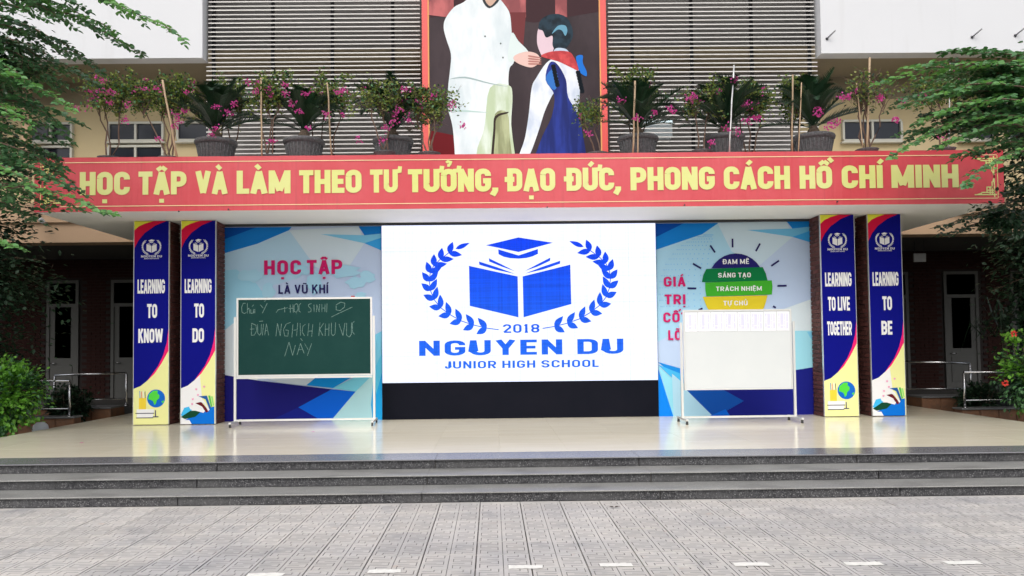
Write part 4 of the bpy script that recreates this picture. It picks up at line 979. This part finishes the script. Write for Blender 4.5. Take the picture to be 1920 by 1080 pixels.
# --- left tree: trunk stands left of the steps, branches reach into view
tl = thing('leafy_tree', 'leafy tree whose drooping branches hang over the left end of the banner', 'tree', group='trees flanking the stage')
m = MB(); m.tube([(-9.4, 9.2, 0), (-9.3, 9.25, 2), (-9.1, 9.3, 4.2), (-9.0, 9.3, 6.5)], .2, BARK, 12, .11); m.build('trunk', tl)
hub = Vector((-9.0, 9.3, 5.6))
LS = [  # start px, end px, depth, leaf materials, side length
 ((-60, -60), (345, 74), 8.8, [LEAFL, LEAF], .42, .10), ((-80, -90), (240, 20), 8.6, [LEAF, LEAFL], .5, .10), ((-60, 10), (268, 98), 9.2, [LEAF, LEAF, LEAFM], .40, .10),
 ((-60, -20), (215, 58), 8.9, [LEAFL, LEAF], .5, .08), ((-70, 40), (130, 100), 9.4, [LEAFM, LEAF], .5, .08), ((-60, -50), (150, 10), 8.5, [LEAF, LEAFM], .55, .1),
 ((-80, 70), (110, 150), 9.6, [LEAFM], .6, .08), ((-80, 100), (95, 215), 9.8, [LEAFM, LEAF], .55, .08), ((-90, 95), (62, 160), 8.4, [LEAFL, LEAF], .4, .1),
 ((-90, 140), (140, 206), 8.3, [LEAFL, LEAF], .36, .12), ((-60, 190), (152, 232), 8.7, [LEAF, LEAFM], .34, .10), ((-80, 190), (46, 228), 8.1, [LEAFL], .36, .12),
 ((-60, 230), (112, 268), 9.3, [LEAFM, LEAF], .4, .06), ((-60, 250), (110, 300), 9.5, [LEAFM], .5, .06), ((-40, 262), (146, 352), 8.9, [LEAF, LEAF, LEAFM], .5, .10),
 ((-40, 300), (118, 345), 8.7, [LEAF, LEAFM], .5, .10), ((-60, 352), (214, 402), 8.5, [LEAFL, LEAF], .26, .08), ((-90, 290), (60, 348), 8.0, [LEAFL, LEAF], .30, .10),
 ((-60, 335), (100, 388), 9.1, [LEAFM, LEAF], .5, .06), ((-80, 360), (70, 410), 9.4, [LEAFM], .5, .05), ((-90, 440), (40, 468), 8.2, [LEAFL], .20, .08),
 ((-60, 20), (190, 130), 9.7, [LEAFM], .5, .08), ((-60, 60), (185, 160), 10.2, [LEAFM], .45, .08), ((-60, 305), (128, 316), 9.3, [LEAF, LEAFM], .5, .10), ((-50, 345), (150, 392), 9.0, [LEAF], .34, .08)]
for a, b, Y, mts, sdl, sg in LS:
    p0 = at(*a, Y+.2); p1 = at(*b, Y)
    m = MB(); mid = hub.lerp(p0, .5)+Vector((0, 0, .25)); m.tube([hub, mid, p0], .045, BARK, 6, .012, False); m.build('limb', tl)
    spray(p0, p1, tl, rng, mts, leaf=.070, side=sdl, sag=sg, dens=1.1)
    if b[0] < 180 and b[1] < 290:
        for _ in range(1): spray(p0+Vector((0, .3, -.1)), p1+Vector((rng.uniform(-.45, -.2), rng.uniform(.1, .5), rng.uniform(-.12, .15))), tl, rng, [LEAFM, LEAF], leaf=.066, side=sdl, sag=sg, dens=1.1)
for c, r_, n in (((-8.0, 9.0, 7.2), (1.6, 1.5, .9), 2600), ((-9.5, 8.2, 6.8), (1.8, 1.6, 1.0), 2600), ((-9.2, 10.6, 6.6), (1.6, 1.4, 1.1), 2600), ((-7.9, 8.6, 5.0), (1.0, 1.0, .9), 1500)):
    clump(tl, c, r_, n, rng, [LEAF, LEAFD, LEAF], .085)  # unseen upper crown, massed to block sky and darken the sides
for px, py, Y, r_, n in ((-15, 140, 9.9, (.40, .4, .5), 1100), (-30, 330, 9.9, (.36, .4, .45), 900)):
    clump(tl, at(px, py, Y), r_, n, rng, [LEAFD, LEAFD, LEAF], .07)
# --- dark trees behind, at both ends of the building front
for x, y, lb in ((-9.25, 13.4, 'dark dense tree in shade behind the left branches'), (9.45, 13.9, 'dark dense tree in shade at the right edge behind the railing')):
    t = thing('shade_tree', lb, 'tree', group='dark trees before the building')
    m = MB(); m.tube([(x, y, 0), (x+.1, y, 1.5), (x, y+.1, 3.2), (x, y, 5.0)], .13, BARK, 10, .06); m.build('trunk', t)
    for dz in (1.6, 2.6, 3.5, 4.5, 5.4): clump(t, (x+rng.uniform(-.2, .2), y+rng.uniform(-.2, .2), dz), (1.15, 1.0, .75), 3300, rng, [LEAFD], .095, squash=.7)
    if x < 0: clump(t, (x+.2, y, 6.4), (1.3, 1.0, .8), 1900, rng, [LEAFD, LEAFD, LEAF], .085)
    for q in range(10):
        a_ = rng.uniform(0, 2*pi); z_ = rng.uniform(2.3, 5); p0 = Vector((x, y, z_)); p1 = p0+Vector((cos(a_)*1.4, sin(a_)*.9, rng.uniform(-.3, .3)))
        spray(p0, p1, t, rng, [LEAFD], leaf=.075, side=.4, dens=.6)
# --- right tree
tr_ = thing('leafy_tree', 'bright green leafy tree spreading in over the right end of the banner', 'tree', group='trees flanking the stage')
m = MB(); m.tube([(9.6, 10.6, 0), (9.5, 10.6, 2), (9.2, 10.7, 3.8), (8.9, 10.8, 5.4)], .18, BARK, 12, .09); m.build('trunk', tr_)
hub = Vector((9.1, 10.7, 4.6))
RS = [((1990, 150), (1640, 158), 10.6, [LEAFL, LEAF], .30, .10), ((1990, 160), (1692, 128), 10.9, [LEAF, LEAFL], .34, .10), ((1990, 120), (1762, 98), 10.8, [LEAF], .18, .06),
 ((1990, 130), (1812, 96), 10.7, [LEAF], .22, .06), ((1990, 185), (1690, 190), 10.4, [LEAF, LEAFM], .50, .12), ((1990, 200), (1712, 232), 10.5, [LEAF, LEAFM, LEAFL], .55, .12),
 ((1990, 230), (1700, 252), 10.7, [LEAFM, LEAF], .5, .10), ((1990, 235), (1668, 296), 10.0, [LEAF, LEAFL], .28, .14), ((1990, 250), (1760, 272), 10.3, [LEAF], .4, .10),
 ((1990, 275), (1790, 292), 10.2, [LEAFM, LEAF], .4, .10), ((1990, 150), (1730, 150), 11.0, [LEAF, LEAFL], .5, .10), ((1990, 140), (1780, 140), 10.9, [LEAF], .45, .08),
 ((1960, 280), (1806, 345), 9.9, [LEAFL, LEAF], .26, .12), ((1990, 180), (1745, 180), 10.1, [LEAFL, LEAF], .45, .10), ((1990, 215), (1760, 210), 9.9, [LEAFL, LEAF], .4, .12),
 ((1990, 285), (1815, 292), 10.6, [LEAFM], .35, .08), ((1990, 310), (1878, 318), 10.8, [LEAFM], .4, .08), ((1990, 255), (1780, 265), 10.0, [LEAF, LEAFL], .45, .12),
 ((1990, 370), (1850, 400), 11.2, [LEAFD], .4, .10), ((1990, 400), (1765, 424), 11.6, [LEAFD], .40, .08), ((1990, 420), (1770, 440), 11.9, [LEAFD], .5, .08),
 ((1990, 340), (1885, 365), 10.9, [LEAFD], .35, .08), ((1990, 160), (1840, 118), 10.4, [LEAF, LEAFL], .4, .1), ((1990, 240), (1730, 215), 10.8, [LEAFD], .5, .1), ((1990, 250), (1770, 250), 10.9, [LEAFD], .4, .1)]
for a, b, Y, mts, sdl, sg in RS:
    p0 = at(*a, Y+.2); p1 = at(*b, Y)
    m = MB(); mid = hub.lerp(p0, .5)+Vector((0, 0, .2)); m.tube([hub, mid, p0], .04, BARK, 6, .012, False); m.build('limb', tr_)
    spray(p0, p1, tr_, rng, mts, leaf=.080, side=sdl, sag=sg, dens=1.0)
    if sdl > .38 and b[1] < 255:
        for _ in range(1): spray(p0+Vector((0, .3, -.1)), p1+Vector((rng.uniform(.1, .5), rng.uniform(.1, .5), rng.uniform(-.02, .15))), tr_, rng, [LEAFM, LEAF], leaf=.076, side=sdl, sag=sg, dens=1.0)
for c, r_, n in (((8.6, 10.8, 4.9), (1.5, 1.2, 1.0), 3000), ((9.8, 9.6, 5.6), (1.6, 1.5, 1.1), 2600), ((9.2, 11.2, 3.9), (1.3, 1.0, .7), 2200)):
    clump(tr_, c, r_, n, rng, [LEAF, LEAFD, LEAF], .085)  # crown beyond the view, massed to shut out sky on this side
for px, py, Y, r_, n in ((1890, 205, 10.7, (.5, .4, .30), 900), (1880, 150, 10.7, (.45, .4, .2), 600), (1905, 400, 11.6, (.42, .4, .34), 900)):
    clump(tr_, at(px, py, Y), r_, n, rng, [LEAF, LEAFM, LEAFM] if py < 330 else [LEAFD], .075)
# --- bushes
def bush(x, y, r_, h, label, mts, n, flowers=0):
    t = thing('bush', label, 'bush', (x, y, .06)); 
    m = MB()
    for q in range(9):
        a_ = q*.7; m.tube([(0, 0, 0), (cos(a_)*r_*.3, sin(a_)*r_*.3, h*.4), (cos(a_)*r_*.6, sin(a_)*r_*.6, h*.8)], .015, BARK, 5, .006)
    m.build('stems', t)
    for q in range(6):
        a_ = q*pi/3+.3; clump(t, (cos(a_)*r_*.45, sin(a_)*r_*.45, h*rng.uniform(.4, .62)), (r_*.6, r_*.6, h*.42), n//4, rng, mts, .075, squash=.9)
    for q in range(26):
        a_ = rng.uniform(0, 2*pi); e_ = rng.uniform(.15, 1.3); d = Vector((cos(a_)*cos(e_)*r_, sin(a_)*cos(e_)*r_, sin(e_)*h*.62))
        spray((0, 0, h*.36), Vector((0, 0, h*.36))+d*1.05, t, rng, mts, leaf=.058, side=.14, sag=.05, dens=1, nmin=5, flat=.8)
    if flowers:
        for px, py, Y in flowers:
            p = at(px, py, Y)-Vector((x, y, .06)); m = MB()
            for q in range(26):
                v = Vector((rng.gauss(0, 1), rng.gauss(0, 1), rng.gauss(0, 1))).normalized(); oval(m, p+v*.02, v, v.orthogonal(), .035, .02, REDF)
            m.build('flower', t)
bush(-8.20, 12.9, .56, 1.45, 'bright green bush at the left edge beside the stage', [BUSH, BUSH, LEAF, LEAFD], 4200)
bush(8.22, 12.9, .60, 1.75, 'green bush with a few red flowers at the right edge beside the stage', [LEAF, LEAFD, BUSH], 3600, [(1901, 626, 12.25), (1885, 718, 12.25)])
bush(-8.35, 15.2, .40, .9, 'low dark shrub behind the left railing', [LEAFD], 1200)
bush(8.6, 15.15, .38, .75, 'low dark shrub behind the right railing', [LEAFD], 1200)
p = at(78, 775, 13.2); m = MB(); m.lathe([(0, .08+.30), (.06, .375), (.11, .33), (.13, .25), (.11, .16), (.06, .10), (0, .09)][::-1], -8.12, 13.9, WHITE, 20); m.lathe([(.07, .06), (.06, .11)], -8.12, 13.9, DARK, 16)
m.build('globe_lamp', label='small white globe lamp half hidden behind the left bush', category='lamp')
m = MB(); m.lathe([(0, .36), (.05, .355), (.09, .31), (.10, .24), (.08, .15), (0, .10)][::-1], 8.5, 14.9, WHITE, 20); m.lathe([(.06, .06), (.05, .13)], 8.5, 14.9, DARK, 16)
m.build('globe_lamp', label='small white globe lamp behind the right railing', category='lamp')
# potted palm in the right corridor
t = thing('potted_palm', 'tall dark palm in a big grey pot in the right corridor', 'plant', (9.35, 15.6, .06))
m = MB(); m.lathe([(.0, 0), (.24, 0), (.34, .3), (.36, .6), (.33, .68), (.28, .68), (.28, .6), (0, .6)], 0, 0, mat('dark_glazed_pot', (.07, .07, .08), .4)); m.build('pot', t)
m = MB(); m.tube([(0, 0, .6), (.03, 0, 1.3), (0, .02, 2.1)], .05, BARK, 8, .04); m.build('trunk', t)
for q in range(34):
    a_ = rng.uniform(0, 2*pi); e_ = rng.uniform(-.3, 1.2); d = Vector((cos(a_)*cos(e_), sin(a_)*cos(e_), sin(e_))); m = MB(); L = rng.uniform(.6, .85); s_ = d.cross(Vector((0, 0, 1))).normalized()
    pp = [Vector((0, 0, 1.6+.5*rng.random()))+d*L*u_+Vector((0, 0, -.45*L*u_*u_)) for u_ in (0, .25, .5, .75, 1)]; ww = [.012, .022, .024, .016, .001]
    for i in range(4): m.face([pp[i]-s_*ww[i], pp[i]+s_*ww[i], pp[i+1]+s_*ww[i+1], pp[i+1]-s_*ww[i+1]], LEAFD)
    m.build('leaf', t)

# --- cycads in ribbed pots on the canopy roof
def frond_mesh(L, arch, seed):
    rg = random.Random(seed); m = MB(); n = 12
    pts = [Vector((L*(u_*.93-.10*arch*u_**3), 0, L*(arch*.75*u_-.62*arch*u_*u_))) for u_ in [i/n for i in range(n+1)]]
    m.tube(pts, .007, CYC, 4, .002, False)
    for i in range(30):
        u_ = .16+.84*i/30; f_ = u_*n; k = min(int(f_), n-1); p = pts[k].lerp(pts[k+1], f_-k); d = (pts[k+1]-pts[k]).normalized()
        l_ = .16*L/.9*sin(pi*(.12+.86*u_))**.7
        for s2 in (-1, 1):
            dd = (d*.62+Vector((0, s2, 0))*.8+Vector((0, 0, .35+rg.uniform(-.1, .1)))).normalized(); w_ = d*.017
            e = p+dd*l_; m.face([p-w_, p+w_, e], CYC)
    return m
fm_ = [frond_mesh(1.08, a_, i) for i, a_ in enumerate((.4, 1.0, 1.6))]; fro = [None]*3
def pot(parent, r_=.33, h=.47):
    m = MB(); m.lathe([(0, 0), (r_*.68, 0), (r_*.72, .03), (r_*.92, h*.82), (r_*.94, h*.84), (r_*1.02, h*.86), (r_*1.05, h*.93), (r_*1.0, h), (r_*.92, h), (r_*.9, h*.9)], 0, 0, POT, 28); o = m.build('pot', parent)
    for q in range(28):
        a_ = 2*pi*q/28; m = None
    m = MB()
    for q in range(28):
        a_ = 2*pi*(q+.5)/28; m.tube([(cos(a_)*r_*.72, sin(a_)*r_*.72, .04), (cos(a_)*r_*.93, sin(a_)*r_*.93, h*.8)], .011, POT, 4)
    m.build('rib_band', o, kind='stuff')
    m = MB(); m.lathe([(0, h*.9), (r_*.9, h*.9)], 0, 0, SOIL, 20); m.build('soil', o)
CP = [(405, 150, 'leftmost potted cycad on the canopy roof, dark fronds before the beige wall'), (570, 185, 'potted cycad second from the left, half hidden by pink flowers'), (737, 152, 'potted cycad just left of the poster'),
      (1196, 152, 'potted cycad just right of the poster'), (1358, 150, 'potted cycad behind the tallest white stake, right of the poster'), (1526, 155, 'rightmost potted cycad on the canopy roof')]
for k, (px, top, lb) in enumerate(CP):
    X = at(px, 280, 13.45).x; t = thing('potted_cycad', lb, 'plant', (X, 13.45, 4.552), 'potted cycads on the canopy roof')
    o = pot(t); m = MB(); m.lathe([(0, .40), (.09, .42), (.10, .55), (.05, .64), (0, .65)], 0, 0, BARK, 12); m.build('trunk', t)
    sc = .85 if k == 1 else 1.0
    for q in range(46):
        v = q % 3; a_ = q*2.39996+k; e_ = [.25, .75, 1.25][rng.randrange(3)]+rng.uniform(-.2, .2)
        loc = (0, 0, .60); rot = (0, -e_*.78, a_); s3 = sc*rng.uniform(.82, 1.08)
        if fro[v] is None: fo = fm_[v].build('frond', t); fro[v] = fo; fo.location = loc; fo.rotation_euler = rot; fo.scale = (s3,)*3
        else: inst(fro[v], t, loc, rot, (s3,)*3)
# --- bougainvilleas
def bougain(px, Y, top, spread, nb, lb, fl, dens=1.0, stems=3, clus=None):
    base = at(px, 290, Y); zt = at(px, top, Y).z; hgt = zt-4.552
    t = thing('bougainvillea', lb, 'plant', (base.x, Y, 4.552), 'bougainvilleas on the canopy roof')
    m = MB(); m.lathe([(0, 0), (.14, 0), (.17, .13), (.185, .15), (.17, .15), (.16, .13), (0, .13)], 0, 0, POT, 16); m.build('pot', t)
    m = MB(); tips = []
    for s_ in range(stems):
        a_ = s_*2*pi/stems+rng.uniform(-.4, .4); q = Vector((cos(a_)*.05, sin(a_)*.05, .19)); pts = [q]
        for i in range(4): q = q+Vector((rng.uniform(-.07, .07)+cos(a_)*.03, rng.uniform(-.05, .05), hgt*.13)); pts.append(q)
        m.tube(pts, .014, DRY, 6, .009, False); tips.append(q)
    fol = MB()
    ends = []
    for b_ in range(int(nb*1.9)):
        p0 = rng.choice(tips)+Vector((0, 0, rng.uniform(-.15, .05))); a_ = rng.uniform(0, 2*pi)
        d = Vector((cos(a_)*spread*rng.uniform(.25, 1), sin(a_)*.35*rng.uniform(.3, 1), hgt*rng.uniform(.02, .48)))
        pts = [p0]
        for i in range(1, 6):
            u_ = i/5; pts.append(p0+d*u_+Vector((rng.uniform(-.04, .04), rng.uniform(-.04, .04), hgt*.12*sin(pi*u_)+rng.uniform(-.03, .03)-.10*u_**3)))
        m.tube(pts, .006, DRY, 3, .002, False); ends.append(pts)
        for i in range(int(62*dens)):
            u_ = rng.uniform(.15, 1)*4.99; k = int(u_); p = pts[k].lerp(pts[k+1], u_-k)+Vector((rng.gauss(0, .045), rng.gauss(0, .045), rng.gauss(0, .045)))
            v = Vector((rng.uniform(-1, 1), rng.uniform(-1, 1), rng.uniform(-.8, .8))).normalized(); nn = Vector((rng.uniform(-1, 1), rng.uniform(-1, 1), rng.uniform(0, 1.4))).normalized()
            oval(fol, p, v, nn, rng.uniform(.034, .062), rng.uniform(.026, .042), BLEAF if rng.random() < .62 else (LEAF if rng.random() < .6 else LEAFD))
        for i in range(5):
            p = rng.choice(pts[2:]); v = Vector((rng.uniform(-1, 1), rng.uniform(-1, 1), rng.uniform(-.3, 1)))*.14; m.tube([p, p+v], .003, DRY, 3, .001, False)
    m.build('stems', t); fol.build('foliage', t, kind='stuff')
    org = Vector((base.x, Y, 4.552)); Yf = min(Y, 13.05)
    pts_ = [at(fx_, fy_, Yf-.12+rng.uniform(-.1, .05))-org for fx_, fy_ in (clus or [])]
    pts_ += [rng.choice(rng.choice(ends)[2:])+Vector((rng.uniform(-.05, .05), -.06, .02)) for _ in range(fl)]
    for j, p in enumerate(pts_):
        b = MB(); big = j < len(clus or [])
        for i in range(22 if big else 8):
            c_ = p+Vector((rng.gauss(0, .034 if big else .022), rng.gauss(0, .03), rng.gauss(0, .026 if big else .02)))
            v = Vector((rng.uniform(-1, 1), rng.uniform(-1, 1), rng.uniform(-.6, 1))).normalized(); oval(b, c_, v, v.orthogonal()+Vector((rng.uniform(-1, 1), rng.uniform(-1, 1), 0))*.5, .036, .028, BRACT)
        b.build('flower_cluster', t, kind='stuff')
bougain(205, 13.2, 150, .42, 16, 'bougainvillea at the left end of the canopy roof with many magenta flowers', 5, 1.1, 3, [(180, 145), (194, 152), (168, 172), (176, 188), (190, 170), (205, 172), (206, 192), (145, 205), (235, 225), (238, 198)])
bougain(318, 13.25, 152, .62, 26, 'large spreading bougainvillea left of the leftmost cycad', 7, 1.2, 4, [(272, 167), (295, 166), (345, 208), (352, 174), (330, 215), (326, 238), (335, 228), (297, 260)])
bougain(432, 13.75, 150, .40, 18, 'bougainvillea beside the leftmost cycad, magenta blooms on its left', 6, .8, 3, [(405, 200), (428, 212), (404, 240), (398, 253), (466, 155), (478, 172), (440, 195)])
bougain(505, 13.2, 148, .30, 14, 'bougainvillea with light green shoots, third of the left group from the poster', 5, 1.2, 3, [(534, 158), (549, 196), (535, 175), (510, 265)])
bougain(610, 13.75, 150, .50, 22, 'bushy bougainvillea in front of the second cycad from the left', 8, 1.0, 3, [(636, 172), (646, 170), (562, 209), (572, 177), (612, 215), (576, 240)])
bougain(722, 13.0, 160, .42, 14, 'sparse bougainvillea in front of the cycad left of the poster', 4, .6, 3, [(760, 168), (748, 207), (738, 213), (736, 228), (724, 239), (765, 223), (672, 262), (716, 263)])
bougain(805, 13.1, 172, .50, 20, 'thin bougainvillea overlapping the left edge of the poster', 5, .6, 4, [(790, 200), (846, 199), (868, 236), (812, 180)])
bougain(1120, 13.2, 200, .30, 10, 'low thin bougainvillea overlapping the right edge of the poster', 2, .5, 2, [(1102, 250)])
bougain(1190, 13.8, 140, .36, 22, 'light green bougainvillea between two stakes right of the poster', 4, 1.1, 3, [(1166, 188), (1227, 210), (1193, 221), (1258, 205), (1260, 208)])
bougain(1315, 13.1, 165, .36, 12, 'thin bougainvillea between the two cycads right of the poster', 3, .6, 2, [(1294, 186), (1303, 182)])
bougain(1405, 13.8, 158, .42, 22, 'bougainvillea with magenta clusters beside the tallest stake', 6, 1.0, 3, [(1398, 196), (1404, 200), (1402, 228), (1412, 222), (1419, 221), (1363, 242), (1385, 246), (1376, 150), (1336, 268)])
bougain(1490, 13.8, 150, .42, 22, 'bougainvillea at the right end of the louvres with one big magenta cluster', 4, 1.0, 3, [(1534, 206), (1536, 214), (1556, 240), (1562, 232), (1570, 228), (1580, 182), (1590, 182)])
bougain(1626, 13.1, 150, .40, 26, 'nearly bare brown bougainvillea before the two-pane window', 2, .22, 5, [(1650, 184), (1653, 185), (1692, 190), (1680, 226)])
bougain(1770, 13.1, 135, .60, 22, 'bougainvillea mostly hidden by the right tree', 3, .8, 3, [(1730, 178), (1870, 184), (1790, 136), (1768, 258)])
# --- stakes
for x0, y0, x1, y1, w_, c_, lb in [(305, 150, 330, 292, 5, BAMBOO, 'leaning bamboo stake in the large left bougainvillea'), (489, 146, 491, 290, 4, BAMBOO, 'bamboo stake in the light green bougainvillea left of the second cycad'),
      (614, 155, 621, 290, 4, BAMBOO, 'bamboo stake right of the second cycad from the left'), (1191, 152, 1187, 292, 5, BAMBOO, 'thick bamboo stake left of a pair just right of the poster'), (1196, 215, 1196, 292, 4, BAMBOO, 'short bamboo stake right of a pair just right of the poster'),
      (1376, 122, 1368, 290, 4, ALU, 'tall pale metal stake rising above the plants right of the poster'), (1487, 140, 1485, 285, 4, BAMBOO, 'bamboo stake at the right end of the louvres, taller of two'), (1503, 155, 1498, 285, 3, BAMBOO, 'thinner bamboo stake at the right end of the louvres'),
      (1631, 108, 1626, 210, 5, BAMBOO, 'thick bamboo stake standing above the bare brown bougainvillea'), (1606, 155, 1618, 205, 3, BAMBOO, 'short leaning stake in the bare brown bougainvillea'), (1781, 115, 1779, 180, 3, ALU, 'thin pale stake rising from the right tree')]:
    a, b = at(x1, 300, 13.0), at(x0, y0, 13.0); a.z = 4.6; m = MB(); a.x = at(x1+(x1-x0)*.1, 292, 13.0).x
    m.tube([a+(b-a)*u_+Vector((rng.uniform(-.006, .006), 0, 0)) for u_ in (0, .2, .4, .6, .8, 1)], w_*.0034, c_, 6)
    m.build('plant_stake', label=lb, category='stake', group='stakes among the roof plants')
# fallen petals and a leaf
for px, py, lb in ((153, 831, 'magenta petal fallen on the stage floor at the left'), (587, 810, 'magenta petal fallen on the stage floor below the chalkboard')):
    d = fwd + rgt*((px-960+SX)/F) - upv*((py-540-SY)/F); t_ = (H-EYE)/d.z; m = MB(); p = Vector((CAMX+d.x*t_, d.y*t_, H+.006))
    for q in range(3): a_ = q*2.1; oval(m, p, Vector((cos(a_), sin(a_), .1)), Vector((0, 0, 1)), .03, .022, BRACT)
    m.build('fallen_petal', label=lb, category='petal')

# a dry leaf on the paving
d = fwd + rgt*((1152-960+SX)/F) - upv*((953-540-SY)/F); t_ = -EYE/d.z; p = Vector((CAMX+d.x*t_, d.y*t_, .008)); m = MB()
for q in range(2): oval(m, p, Vector((1-2*q, .2, .12)), Vector((0, 0, 1)), .05, .045, SOIL)
m.build('dry_leaf', label='small dark dry leaf on the paving just before the steps', category='leaf')
